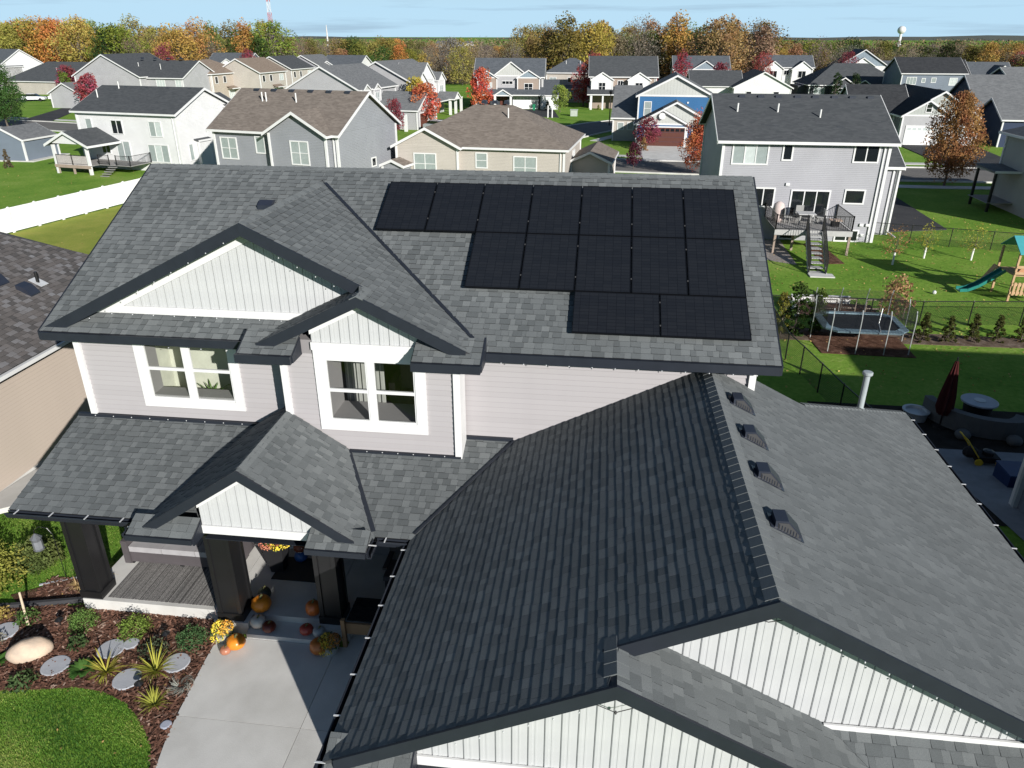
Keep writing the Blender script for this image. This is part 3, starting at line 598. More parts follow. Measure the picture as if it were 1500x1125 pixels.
KN = {'round': 'broad', 'tall': 'slender', 'bare': 'thin-leaved'}
rf = random.Random(99)
def pxof(x, y): # horizontal picture place of a far point, only to pick the autumn colours of each stretch of the wood
    f = x*-.1175+y*.993; s = x*.993+y*.1175; return 750+1090.5*s/(f*.906)
def pal(px):
    if px < 60: return [OLV, YGR, GOLD, GRN, DGR, GOLD]
    if px < 130: return [ORG, GOLD, RUST, GOLD, ORG, OLV]
    if px < 190: return [GRN, DGR, YGR, GOLD, BRN]
    if px < 330: return [GOLD, GOLD, YGR, BRN, OLV, GOLD, GREY]
    if px < 400: return [YGR, OLV, GREY, GRN, GOLD, ORG]
    if px < 500: return [GREY, BRN, OLV, RUST, GREY]
    if px < 560: return [GRN, YGR, GRN, OLV, GOLD]
    if px < 620: return [ORG, GOLD, OLV, GOLD, YGR]
    if px < 760: return [BRN, GREY, GOLD, GREY, OLV, RUST]
    if px < 1050: return [BRN, OLV, RUST, DGR, OLV, GOLD, BRN, GREY]
    if px < 1180: return [GREY, BRN, RUST, GOLD, OLV]
    if px < 1300: return [OLV, YGR, BRN, GREY, DGR, OLV]
    if px < 1420: return [DGR, GRN, OLV, BRN, GREY]
    return [BRN, OLV, GOLD, RUST, OLV]
SEG = [(50, 'at the left edge'), (100, 'above the low dark roof'), (150, 'left of the light grey gable'), (200, 'above the light grey gable'), (250, 'left of the tan hipped roof'), (300, 'above the tan hipped roof'), (350, 'above the navy gable'), (400, 'left of the radio mast'), (450, 'right of the radio mast'), (500, 'above the small white house'), (560, 'left of the porch house'), (620, 'above the porch house'), (680, 'right of the porch house'), (740, 'above the dark grey house'), (800, 'left of the blue hipped roof'), (860, 'above the blue hipped roof'), (910, 'above the two-dormer house'), (960, 'right of the two-dormer house'), (1010, 'above the bright blue house'), (1060, 'above the yellow gable'), (1120, 'left of the twin gables'), (1180, 'above the twin gables'), (1240, 'left of the pale blue gable'), (1300, 'above the pale blue gable'), (1350, 'below the water tower'), (1410, 'above the slate-blue house'), (1460, 'above the rust-red gable'), (9999, 'at the right edge')]
k = 0
for i in range(285):
    t = i/285; row = i % 5; Yy = [236, 262, 290, 322, 365][row]+rf.uniform(-12, 12)
    px = (i//5+rf.uniform(0, 1))/57*1640-70
    s = (px-750)/1090.5*.906; x = Yy*(s*.993-.1175)/(.993+s*.1175)
    c = rf.choice(pal(px)); kd = 'bare' if c in (GREY, BRN) and rf.random() < .75 else rf.choice(['round', 'tall', 'round'])
    h = (11.2 if 400 < px < 760 else 14 if px <= 400 else 14.5 if 760 < px < 1120 else 11)*rf.uniform(.75, 1.15)
    if row > 2: h *= .95
    h *= 1.12 if px < 400 or 760 < px < 1120 else 1
    if 35 < px < 125 and row < 2: h = 17.5; kd = 'round'; c = ORG if i % 3 else GOLD
    cc = tuple(v*rf.uniform(.8, 1.2) for v in c)
    seg = next(t for lim, t in SEG if px < lim); lb = '%s %s tree, %s of the wood, %s' % (NAMEC[c], KN[kd], ['front rank', 'second rank', 'third rank', 'fourth rank', 'rear'][row], seg)
    tree(x, Yy, h, kd, cc, lb, group='%s %s trees in the wood behind the houses' % (NAMEC[c], KN[kd]), sx=rf.uniform(.95, 1.35), z=-2.2, rnd=rf)
# the wood beyond: one mass of crowns with undergrowth
b = MB(); 
for i in range(2600):
    Yy = 238+rf.random()**1.7*900; x = rf.uniform(-.92, .85)*Yy; h = rf.uniform(7, 12) if Yy > 400 else rf.uniform(2, 5.5); tn0 = rf.random(); r_ = h*.5
    for j in range(34 if Yy > 400 else 40):
        v = Vector((rf.gauss(0, r_*.7), rf.gauss(0, r_*.7), h*rf.uniform(.1, 1)-2.2)); leafquad(b, Vector((x, Yy, 0))+v, .5*(1+Yy/900)*rf.uniform(.6, 1.2)*(.6 if Yy < 430 else 1), rf, min(1, max(0, tn0+rf.gauss(0, .12))))
def wood_mat():
    m = bpy.data.materials.new('woodland'); m.use_nodes = True; nt = m.node_tree; bs = nt.nodes['Principled BSDF']; L = nt.links.new; bs.inputs['Roughness'].default_value = 1; bs.inputs['Specular IOR Level'].default_value = 0
    at = N(nt, 'ShaderNodeAttribute', attribute_name='tone'); rp = N(nt, 'ShaderNodeValToRGB'); e = rp.color_ramp.elements; e[0].color = (.06, .07, .025, 1); e[1].color = (.26, .2, .07, 1); e.new(.35).color = (.13, .1, .065, 1); e.new(.7).color = (.2, .155, .11, 1)
    L(at.outputs['Fac'], rp.inputs[0]); L(rp.outputs[0], bs.inputs['Base Color']); return m
M_wood = wood_mat(); put('woodland', b, M_wood, label='distant autumn woodland and undergrowth reaching to the horizon', cat='woodland', kind='stuff')
M_scrub = ground_mat('forest_floor', [(.07, .055, .035), (.12, .1, .06), (.17, .14, .09)], .05)
put('forest_floor', MB().poly([(-420, 232, -1.36), (420, 232, -1.36), (900, 1000, -1.36), (-900, 1000, -1.36)]), M_scrub, kind='structure')
M_hill = mat('far_hills', (.1, .11, .09), 1, ns=.004)
b = MB()
for i in range(80):
    x = -4500+i*112; x2 = x+112; f = lambda q: 8+5*math.sin(q*.0013)+4*math.sin(q*.0041+1)+2*math.sin(q*.013)
    b.poly([(x, 3300, -3), (x2, 3300, -3), (x2, 3600, f(x2)), (x, 3600, f(x))]); b.poly([(x, 3600, f(x)), (x2, 3600, f(x2)), (x2, 4200, -3), (x, 4200, -3)])
put('hills', b, M_hill, kind='structure')

# ------------------------------------------------------------------ neighbouring houses
WALL = {k: lap_mat('siding_'+k, c) for k, c in dict(white=(0.62, 0.62, 0.62), grey=(0.24, 0.25, 0.27), lgrey=(0.36, 0.36, 0.37), tan=(0.43, 0.37, 0.31), beige=(0.42, 0.385, 0.345), dgrey=(.05, .055, .065), blue=(.03, .12, .27), navy=(.015, .03, .07), violet=(0.32, 0.32, 0.345), bluegrey=(0.15, 0.18, 0.22), sage=(.33, .34, .31), brown=(.3, .24, .2), rust=(.3, .07, .04)).items()}
BB = {k: lap_mat('battens_'+k, c, .4, .03, True) for k, c in dict(grey=(.42, .43, .41), white=(.74, .74, .74), sage=(.36, .38, .36), slate=(.2, .25, .29)).items()}
ROOF = dict(dark=far_roof('dark_shingle', (.045, .05, .055), (.085, .09, .095)), brown=far_roof('weathered_shingle', (.12, .1, .085), (.24, .205, .175)), grey=far_roof('grey_shingle', (.1, .105, .11), (.19, .195, .2)), tan=far_roof('tan_shingle', (.17, .13, .1), (.27, .215, .17)), black=far_roof('black_shingle', (.02, .022, .025), (.05, .052, .056)), slate=far_roof('slate_shingle', (.06, .07, .08), (.12, .13, .145)))
M_blind = mat('blind_behind_glass', (.3, .345, .34), .12, spec=.8); M_dk = mat('dark_glass', (.012, .015, .018), .06, spec=.9); M_lblind = mat('white_blind_glass', (.52, .57, .56), .15, spec=.7)
M_bdoor = mat('brown_door', (.1, .035, .025), .6); M_wdoor = mat('white_door', (.82, .82, .81), .5); M_tdoor = mat('almond_door', (.6, .54, .43), .6); M_stone = mat('stone_veneer', (.5, .46, .42), .9, c2=(.25, .22, .2), ns=5); M_post = mat('pale_post', (.7, .7, .68), .6); M_redd = mat('red_door', (.12, .04, .03), .5)
GL = dict(blind=M_blind, dark=M_dk, light=M_lblind)
class House:
    def __init__(s, label, loc, rz, wall, roof, cat='house', name='house', trim=M_white, far=False):
        s.r = root(name, loc, label, cat, None, rz); s.w = WALL.get(wall) or wall; s.ro = ROOF[roof]; s.t = trim; s.far = far
    def P(s, name, b, m, par=None): return put(name, b, m, par or s.r, local=True)
    def block(s, x0, x1, y0, y1, zb, ze, kind='x', p=.5, ov=.4, wm=None, gm=None, corner=True, roofm=None):
        wm = WALL.get(wm) if isinstance(wm, str) else (wm or s.w); gm = (BB.get(gm) or WALL.get(gm)) if isinstance(gm, str) else gm; ro = ROOF[roofm] if roofm else s.ro
        wpar = s.P('wall', MB().box(x0, y0, zb, x1, y1, ze-.02), wm); t = .1; xm = (x0+x1)/2; ym = (y0+y1)/2
        if corner:
            c = MB(); d = .09
            for (cx, cy) in ((x0, y0), (x1, y0), (x1, y1), (x0, y1)): c.box(cx-d, cy-d, zb, cx+d, cy+d, ze-.1)
            cb = s.P('corner_trim', c, s.t); cb['kind'] = 'stuff'
        F = MB(); f = .2
        if corner and kind in ('x', 'hip') and zb <= 0 and ze > 3: s.P('downspout', MB().box(x1-.35, y0-.1, zb+.1, x1-.26, y0, ze-.1), s.t)
        if kind in 'xy':
            hx = kind == 'x'; a0, a1, b0, b1 = (y0, y1, x0, x1) if hx else (x0, x1, y0, y1); m = (a0+a1)/2; zr = ze+(m-a0)*p; zo = ze-ov*p; T = (lambda a, b_, z: (b_, a, z)) if hx else (lambda a, b_, z: (a, b_, z))
            for sgn, ae in ((-1, a0-ov), (1, a1+ov)):
                s.P('roof', MB().ext([T(ae, b0-ov, zo+.04), T(m, b0-ov, zr+.04), T(m, b0-ov, zr+.14), T(ae, b0-ov, zo+.14)], T(0, b1-b0+2*ov, 0)), ro)
                e = ae+sgn*.05; F.hexa([T(ae, b0-ov, zo-.06), T(e, b0-ov, zo-.06), T(e, b1+ov, zo-.06), T(ae, b1+ov, zo-.06), T(ae, b0-ov, zo+.12), T(e, b0-ov, zo+.12), T(e, b1+ov, zo+.12), T(ae, b1+ov, zo+.12)])
                for bb, sb in ((b0-ov, -.05), (b1+ov, .05)): F.ext([T(ae, bb, zo-.1), T(m, bb, zr-.1), T(m, bb, zr+.13), T(ae, bb, zo+.13)], T(0, sb, 0))
            fs = s.P('fascia', F, s.t); fs['kind'] = 'stuff'
            for bb, sb in ((b0, .1), (b1, -.1)): s.P('gable_wall', MB().ext([T(a0, bb, ze-.02), T(a1, bb, ze-.02), T(m, bb, zr+.02)], T(0, sb, 0)), gm or wm)
            if gm: s.P('band_board', MB().box(x0-.05, y0-.05, ze-.15, x1+.05, y0, ze+.05) if not hx else MB().box(x1, y0-.05, ze-.15, x1+.05, y1+.05, ze+.05), s.t)
        elif kind == 'hip':
            hw = min(x1-x0, y1-y0)/2+ov; zo = ze-ov*p; X0, X1, Y0, Y1 = x0-ov, x1+ov, y0-ov, y1+ov; zr = zo+hw*p
            if x1-x0 >= y1-y0: A, B_ = (X0+hw, ym), (X1-hw, ym)
            else: A, B_ = (xm, Y0+hw), (xm, Y1-hw)
            c = [(X0, Y0), (X1, Y0), (X1, Y1), (X0, Y1)]
            if x1-x0 >= y1-y0: fc = [[c[0], c[1], B_, A], [c[1], c[2], B_], [c[2], c[3], A, B_], [c[3], c[0], A]]
            else: fc = [[c[0], c[1], A], [c[1], c[2], B_, A], [c[2], c[3], B_], [c[3], c[0], A, B_]]
            for q in fc: s.P('roof', MB().ext([(a, b_, (zo if (a, b_) in c else zr)+.12) for a, b_ in q], (0, 0, -.1)), ro)
            for q in ((X0-.05, Y0-.05, X1+.05, Y0), (X0-.05, Y1, X1+.05, Y1+.05), (X0-.05, Y0, X0, Y1), (X1, Y0, X1+.05, Y1)): F.box(q[0], q[1], zo-.06, q[2], q[3], zo+.12)
            s.P('fascia', F, s.t)['kind'] = 'stuff'
        elif kind in ('shedf', 'shedr'):
            if kind == 'shedf': q = [(x0-ov, y0-ov, ze), (x1+ov, y0-ov, ze), (x1+ov, y1, ze+(y1-y0+ov)*p), (x0-ov, y1, ze+(y1-y0+ov)*p)]; F.box(x0-ov, y0-ov-.05, ze-.1, x1+ov, y0-ov, ze+.08)
            else: q = [(x1+ov, y0-ov, ze), (x1+ov, y1+ov, ze), (x0, y1+ov, ze+(x1-x0+ov)*p), (x0, y0-ov, ze+(x1-x0+ov)*p)]; F.box(x1+ov, y0-ov, ze-.1, x1+ov+.05, y1+ov, ze+.08)
            s.P('roof', MB().ext(q, (0, 0, -.1) if kind == 'shedf' else (0, 0, -.1)), ro); s.P('fascia', F, s.t)
        return s
    def fr(s, face):
        return {'f': (Vector((1, 0, 0)), Vector((0, -1, 0))), 'r': (Vector((0, 1, 0)), Vector((1, 0, 0))), 'l': (Vector((0, -1, 0)), Vector((-1, 0, 0)))}[face]
    def fb(s, b, o, face, u0, u1, z0, z1, d0, d1):
        u, w_ = s.fr(face); o = Vector(o); p = [o+u*a+w_*d+Vector((0, 0, z)) for z in (z0, z1) for a, d in ((u0, d0), (u1, d0), (u1, d1), (u0, d1))]; return b.hexa(p)
    def win(s, x, y, z, w_, h, face='f', cols=2, rows=2, g='blind', cas=.1):
        """centre x, y and sill z of a window"""
        o = (x, y, z); b = MB(); m = .035
        s.fb(b, o, face, -w_/2-cas, -w_/2, -cas, h+cas, 0, .06); s.fb(b, o, face, w_/2, w_/2+cas, -cas, h+cas, 0, .06); s.fb(b, o, face, -w_/2, w_/2, -cas, 0, 0, .06); s.fb(b, o, face, -w_/2, w_/2, h, h+cas, 0, .06)
        for i in range(1, cols): s.fb(b, o, face, -w_/2+w_*i/cols-m, -w_/2+w_*i/cols+m, 0, h, 0, .05)
        for i in range(1, rows): s.fb(b, o, face, -w_/2, w_/2, h*i/rows-m*.7, h*i/rows+m*.7, 0, .045)
        f = s.P('window', b, s.t)
        gl_ = g if isinstance(g, (list, tuple)) else [g]*cols
        for i in range(cols): put('pane', s.fb(MB(), o, face, -w_/2+w_*i/cols, -w_/2+w_*(i+1)/cols, 0, h, 0, .02), GL[gl_[i]], f, local=False) if False else s.pane(f, o, face, -w_/2+w_*i/cols+.001, -w_/2+w_*(i+1)/cols-.001, h, GL[gl_[i]])
        return s
    def pane(s, f, o, face, a, b_, h, m):
        bb = s.fb(MB(), o, face, a, b_, 0, h, 0.002, .02); fl = f.matrix_basis.translation; bb.v = [(p[0]-fl.x, p[1]-fl.y, p[2]-fl.z) for p in bb.v]; put('pane', bb, m, f, local=True)
    def gdoor(s, x, y, z, w_, h, face='f', m=M_wdoor, lights=True, cas=.15):
        o = (x, y, z); b = MB(); s.fb(b, o, face, -w_/2-cas, -w_/2, 0, h+cas, 0, .07); s.fb(b, o, face, w_/2, w_/2+cas, 0, h+cas, 0, .07); s.fb(b, o, face, -w_/2, w_/2, h, h+cas, 0, .07); s.P('door_frame', b, s.t)['kind'] = 'stuff'
        d = MB()
        for i in range(4): s.fb(d, o, face, -w_/2, w_/2, h*i/4+.02, h*(i+1)/4, 0, .03)
        s.P('garage_door', d, m)['kind'] = 'stuff'
        if lights:
            n = max(4, int(w_/.6))
            for i in range(n): s.P('door_light', s.fb(MB(), o, face, -w_/2+w_*(i+.12)/n, -w_/2+w_*(i+.88)/n, h*.8, h*.94, .025, .04), M_dk if m is not M_wdoor else M_lblind)
        return s
    def post(s, x, y, z0, z1, w_=.2, m=None): s.P('post', MB().box(x-w_/2, y-w_/2, z0, x+w_/2, y+w_/2, z1), m or s.t); return s
    def vents(s, pts):
        for p in pts: s.P('roof_vent', MB().ext([(p[0]-.25, p[1], p[2]), (p[0]-.2, p[1], p[2]+.28), (p[0]+.2, p[1], p[2]+.28), (p[0]+.25, p[1], p[2])], (0, .4, 0)), M_vent)
        return s
    def pipes(s, pts):
        for p in pts: s.P('vent_pipe', MB().lathe(p, [(.06, -.3), (.06, .75)], 8), M_post)
        return s

# A: white house at the left
A = House('white two-storey house with dark roof and a gabled back deck at the left', (-54.8, 76.2, -1.4), -11, 'white', 'dark')
A.block(0, 12.4, 0, 9.2, 0, 5.75, 'x', .44).block(8.2, 12.4, 8, 9.8, 0, 5.9, 'y', .5)
A.win(1.4, 0, 3.9, .7, 1.0, 'f', 1, 1, 'blind').win(5.0, 0, 3.6, 1.3, 1.25, 'f', 2, 1, 'dark').win(9.8, 0, 3.5, 1.4, 1.35, 'f', 2, 1, ['blind', 'light']).win(9.7, 0, 1.0, 2.4, 1.6, 'f', 3, 1, ['blind', 'light', 'blind'])
A.win(3.0, 0, 1.6, 1., 1.0, 'f', 2, 1, 'dark').win(5.3, 0, .9, 1.6, 1.9, 'f', 2, 1, 'blind').win(12.4, 1.6, 1.1, .5, 1.5, 'r', 1, 1, 'blind').win(12.4, 5.2, 1.1, .5, 1.5, 'r', 1, 1, 'blind')
A.block(12.4, 12.9, 2.3, 4.4, .4, 2.9, 'shedr', .3, .1)
A.P('gable_wall', MB().ext([(.1, -4.1, 2.95), (4.6, -4.1, 2.95), (2.35, -4.1, 4.0)], (0, .1, 0)), A.w)
for sx_ in (-1, 1): A.P('roof', MB().ext([(2.35, -4.4, 4.15), (2.35+sx_*2.75, -4.4, 2.85), (2.35+sx_*2.75, -4.4, 2.75), (2.35, -4.4, 4.05)], (0, 4.35, 0)), A.ro); A.P('rake_board', MB().ext([(2.35, -4.45, 4.15), (2.35+sx_*2.75, -4.45, 2.85), (2.35+sx_*2.75, -4.45, 2.6), (2.35, -4.45, 3.9)], (0, .06, 0)), M_white); A.P('eave_board', MB().box(2.35+sx_*2.75-.04, -4.4, 2.65, 2.35+sx_*2.75+.04, 0, 2.85), M_white)
A.post(.3, -4, 0, 2.8, .25).post(4.5, -4, 0, 2.8, .25)
M_deckw = mat('grey_deck_boards', (.3, .29, .28), .8); M_wood1 = mat('cedar', (.42, .26, .14), .8, c2=(.5, .34, .2), ns=4); M_ptw = mat('greyed_timber', (.34, .27, .22), .9)
for i in range(14): A.P('deck_board', MB().box(.1, -4.1+i*.29, .85, 4.7, -4.1+i*.29+.27, .9), M_deckw)
for i in range(10): A.P('deck_board', MB().box(4.7, -3.0+i*.29, .85, 8.6, -3.0+i*.29+.27, .9), M_deckw)
A.P('deck_beam', MB().box(.1, -4.15, .6, 4.7, -4.1, .9), M_ptw)
for x in (.4, 2.4, 4.4): A.P('deck_leg', MB().box(x-.08, -4.1, -.1, x+.08, -3.94, .6), M_ptw)
def railing(hs, p, q, h=.95, n=None, m=M_black):
    p = Vector(p); q = Vector(q); u = Vector((0, 0, 1)); b = MB().bar(p+u*h, q+u*h, .05, .04).bar(p+u*.1, q+u*.1, .03, .03); n = n or int((q-p).length/.13)
    for i in range(n+1): c = p.lerp(q, i/n); b.bar(c+u*.1, c+u*h, .018, .018)
    for c in (p, q): b.bar(c, c+u*(h+.06), .07, .07)
    o = hs.P('railing', b, m); o['kind'] = 'stuff'
railing(A, (.4, -4.05, .9), (2.4, -4.05, .9)); railing(A, (2.4, -4.05, .9), (4.4, -4.05, .9)); railing(A, (4.7, -3, .9), (6, -3, .9)); railing(A, (6.9, -3, .9), (8.6, -3, .9)); railing(A, (8.6, -3, .9), (8.6, -.1, .9))
A.P('awning_skirt', MB().box(.5, -4.02, .9, 4.2, -3.95, 1.8), mat('pale_fabric', (.6, .56, .54), .9))
for i in range(5): A.P('step', MB().box(6.0, -3.3-i*.3, .7-i*.17, 6.9, -3.0-i*.3, .75-i*.17), M_deckw)
A.vents([(x, 4.3, 7.55) for x in (3, 5.7, 8.4, 11.2)]).pipes([(1.1, 2.2, 6.9), (2.4, 4.0, 7.6)])
# B: grey house, brown roof
Bh = House('grey two-storey house with a weathered brown roof and ridge vents, left of centre', (-32.7, 62.3, -1.4), -13.6, 'grey', 'brown')
Bh.block(0, 12, 0, 9.6, 0, 5.8, 'x', .56).block(6.1, 11.4, -.7, 4, 0, 5.8, 'y', .56)
Bh.win(1.4, 0, 3.4, 1.5, 1.6).win(4.6, 0, 4.0, .8, 1.2, 'f', 1, 1).win(8.9, -.7, 3.4, 1.55, 1.7).win(12, 5.4, 2.6, .6, .6, 'r', 1, 1, 'dark').win(12, 3.3, .8, .5, .6, 'r', 1, 1, 'dark')
Bh.P('downspout', MB().box(5.75, -.2, 0, 5.95, 0, 5.6), mat('navy_downspout', (.02, .04, .07), .5))
Bh.vents([(x, 4.4, 8.35) for x in (1.4, 3.2, 5., 6.9, 8.7, 10.5)]).pipes([(2.9, 3.2, 7.7), (3.3, 3.2, 7.7), (6.3, 3.2, 7.7)])
Bh.block(12.2, 14.2, 6.5, 9, 2.1, 2.5, 'y', .4, .2).post(14.1, 6.7, 0, 2.1, .25)
# C: tan ranch
C = House('tan single-storey house with a brown hipped roof in the centre behind the solar roof', (-18.3, 66.6, -1.4), -5, 'beige', 'brown')
C.block(0, 14.9, .9, 12.2, -.2, 4.1, 'hip', .5).block(0, 5.6, .3, 8, -.2, 4.1, 'y', .5)
C.win(2.6, .3, 1.7, 1.9, 1.65).win(7.6, .9, 2.3, .9, 1.15, 'f', 1, 2).win(11.5, .9, 1.5, 1.9, 1.75).win(14.9, 7.2, 1.5, 1.2, 1.6, 'r', 2, 2)
C.block(14.9, 18.4, 5.6, 12.5, -.5, 2.4, 'y', .45, .3)
C.vents([(x, 6.2, 7.15) for x in (6.6, 7.6, 8.7)]).pipes([(9.2, 4.7, 6.2), (12.3, 7.8, 6.2), (12.7, 7.8, 6.2)])
# D: right grey house with the deck
D = House('light grey house with charcoal roof, eight ridge vents and a raised black-railed deck', (7.9, 53, -1.4), 0, 'violet', 'dark')
D.block(0, 10.6, 0, 10.6, -.4, 6.65, 'x', .44, .45)
D.win(1.8, 0, 5.1, 2.2, 1.25, 'f', 3, 1, ['blind', 'light', 'blind']).win(4.2, 0, 5.4, .5, .9, 'f', 1, 1, 'dark').win(9.2, 0, 5.35, 1.45, 1.0, 'f', 2, 1, 'dark').win(3.0, 0, 2.3, 1.35, 1.15, 'f', 2, 1, 'dark').win(6.1, 0, 1.55, 2.4, 1.8, 'f', 3, 1, 'dark').win(8.95, 0, 2.65, 1.15, .8, 'f', 1, 1, 'dark')
D.win(8.9, 0, .1, 1.4, .65, 'f', 2, 1, 'dark').win(5.0, 0, .15, 1.0, .6, 'f', 1, 1, 'dark').win(2.6, 0, .2, .8, .9, 'f', 2, 1, 'dark')
D.vents([(x, 4.75, 8.75) for x in (1.6, 2.9, 4.1, 5.4, 6.6, 7.9, 9.1, 10.3)]).vents([(3.0, 1.3, 7.1), (3.5, 1.3, 7.1), (7.6, 1.25, 7.1)]).pipes([(1.1, 3.0, 7.9), (3.8, 3.0, 7.9), (6.5, 2.4, 7.6)])
D.block(10.6, 12.3, 2.4, 9.5, -.3, 4.75, 'x', .45, .3)
D.P('downspout', MB().box(12.3, 2.2, .2, 12.42, 2.34, 4.5).bar((12.36, 2.2, .25), (12.75, 1.6, -.02), .1, .1), M_white)
for x, z in ((9.75, 1.1), (10.15, 1.1), (9.9, .4), (4.5, 3.7)): D.P('utility_box', MB().box(x-.12, -.12, z, x+.12, 0, z+.18), M_white)
dk = root('deck', (13.4, 51, -1.4), 'raised grey timber deck with black railings and a stair down to the lawn', 'deck')
def pd(name, b, m=M_ptw, kind=None): o = put(name, b, m, dk); o['kind'] = kind if kind else 0; (kind or o.pop('kind')); return o
zd = .15
for i in range(21): put('deck_board', MB().box(11.2, 49.2+i*.18, zd, 15.9, 49.2+i*.18+.165, zd+.03), M_deckw, dk)
put('rim_board', MB().box(11.15, 49.1, zd-.3, 15.95, 49.18, zd+.03), mat('pale_rim', (.42, .42, .41), .8), dk)
for x, y in ((11.25, 49.25), (15.85, 49.25), (12.6, 50.2)): put('leg', MB().box(x-.07, y-.07, -1.5, x+.07, y+.07, zd), M_ptw, dk)
class _D: pass
rl = _D(); rl.P = lambda name, b, m, par=None: put(name, b, m, dk)
for p, q in (((11.2, 49.2, zd), (13.1, 49.2, zd)), ((14.1, 49.2, zd), (15.9, 49.2, zd)), ((15.9, 49.2, zd), (15.9, 52.9, zd)), ((11.2, 49.2, zd), (11.2, 52.9, zd))): railing(rl, p, q)
n = 9; M_chairm2 = mat('pale_tread', (.42, .42, .41), .8)
for i in range(n):
    z = zd-(i+1)*(zd+1.4)/n; y = 49.1-(i+1)*.48; q_ = .62*(1-(i+1)/n); put('stair_tread', MB().box(12.5+q_, y, z, 13.4+q_, y+.5, z+.04), M_chairm2, dk); put('riser', MB().box(12.5+q_, y+.47, z-.14, 13.4+q_, y+.5, z), M_chairm2, dk)
for x in (12.45, 13.45):
    put('stringer', MB().bar((x+.65, 49.1, zd-.12), (x, 44.6, -1.45), .05, .28), mat('pale_stringer%d' % int(x), (.45, .45, .44), .8), dk)
    railing(rl, (x+.65, 49.1, zd), (x, 44.7, -1.4), .95, 26)
put('landing', MB().box(12.4, 44.0, -1.42, 13.8, 44.7, -1.34), M_conc, dk)
M_chairm = mat('patio_metal', (.3, .3, .29), .6)
def patio_chair(x, y, rz, label):
    c = root('patio_chair', (x, y, zd+.03), label, 'chair', 'patio chairs on the neighbour deck', rz); f = lambda n_, b: put(n_, b, M_chairm, c, local=True)
    f('seat', MB().box(-.25, -.25, .4, .25, .25, .45)); f('backrest', MB().box(-.25, .22, .45, .25, .27, .95))
    for a in (-.12, .12):
        for d in (-.12, .12): f('leg', MB().box(a-.02, d-.02, 0, a+.02, d+.02, .4))
patio_chair(12.3, 51.2, 90, 'grey patio chair left of the deck table'); patio_chair(14.4, 51.3, -90, 'grey patio chair right of the deck table'); patio_chair(13.3, 52.1, 0, 'grey patio chair between the deck table and the sliding door')
t = root('patio_table', (13.4, 51, zd+.03), 'square grey patio table on the raised deck', 'table'); put('tabletop', MB().box(12.85, 50.5, zd+.72, 13.95, 51.5, zd+.77), mat('stone_top', (.5, .5, .5), .5), t)
for a in (12.95, 13.85):
    for d in (50.6, 51.4): put('leg', MB().box(a-.03, d-.03, zd+.03, a+.03, d+.03, zd+.72), M_chairm, t)
t = root('kamado_grill', (11.75, 51.6, zd+.03), 'tall pale covered grill at the left end of the deck', 'grill'); put('cover', MB().lathe((11.75, 51.6, zd+.03), [(.3, 0), (.36, .3), (.4, .8), (.32, 1.15), (.12, 1.3)], 12), mat('pink_cover', (.6, .5, .47), .9), t, smooth=True)
t = root('fire_table', (15.2, 50.6, zd+.03), 'small tan fire table at the right end of the deck', 'table'); put('tabletop', MB().box(14.85, 50.3, zd+.4, 15.6, 50.9, zd+.46), mat('tan_top', (.55, .42, .34), .8), t); put('base', MB().box(15., 50.4, zd+.03, 15.45, 50.8, zd+.4), M_black, t)
# blue house
E_ = House('bright blue house with brown garage door, white trim and grey gables', (4.0, 101.6, -1.4), -3, 'blue', 'grey')
E_.block(0, 9.6, 0, 7, 0, 2.75, 'y', .52, .4, gm='grey').block(0, 6.3, -.5, 3, 0, 2.75, 'y', .52, .35, gm='grey').block(0, 9.4, 3.6, 13, 0, 5.85, 'y', .5, .4, gm='grey')
E_.block(-3.2, 0, 4.2, 12, 0, 2.9, 'shedf', .45, .35, wm='beige')
E_.gdoor(3.6, -.5, 0, 4.9, 2.3, 'f', M_bdoor).gdoor(8.2, 0, 0, 2.3, 2.3, 'f', M_bdoor).win(1.2, 3.6, 3.4, .8, 1.6, 'f', 1, 2, 'blind').win(-2.2, 4.2, 1.5, .7, .8, 'f', 1, 1, 'blind').win(-.9, 4.2, 1.5, .7, .8, 'f', 1, 1, 'blind')
E_.P('gable_medallion', MB().ext([(3.1+.42*math.cos(a*.785), -.86, 3.7+.42*math.sin(a*.785)) for a in range(8)], (0, .4, 0)), M_white); E_.P('light', MB().box(6.2, 3.5, 4.9, 6.4, 3.6, 5.1), M_white)
E_.P('stone_base', MB().box(-.1, -.56, 0, .95, -.5, 1.1), M_stone); E_.P('stone_base', MB().box(6.25, -.56, 0, 6.4, -.5, 1.1), M_stone); E_.P('stone_base', MB().box(6.4, -.06, 0, 6.9, 0, 1.1), M_stone)
# white-garage house, right
G = House('grey board-and-batten house with two white garage doors behind the autumn tree', (38., 107, -1.4), -2, 'lgrey', 'black')
G.block(0, 9, 0, 16, 0, 3.7, 'y', .62, .4, gm='sage').block(0, 5.6, -.5, 3, 0, 3.7, 'y', .62, .35, gm='sage').block(-5, 2, 4, 14, 0, 3.7, 'x', .6)
G.gdoor(2.9, -.5, 0, 4.4, 2.3).gdoor(7.4, 0, 0, 2.3, 2.3).win(2.9, -.5, 4.1, .6, .9, 'f', 1, 2, 'dark'); G.P('stone_base', MB().box(5.3, -.06, 0, 6., 0, 1.2), M_stone)
G.post(9.4, -.1, 0, 3.4, .15)
# navy houses, shaded gables, right
K = House('navy blue house with a tall shaded gable wall right of the white garages', (50.3, 112.5, -1.4), -3, 'navy', 'grey')
K.block(.5, 14, 3.5, 17, 0, 4.0, 'x', .56, .35).block(0, 12, -6.5, 2.0, 0, 3.4, 'x', .5, .35)
K.P('light', MB().box(-.1, -2.2, 1.6, 0, -2., 1.8), M_white)
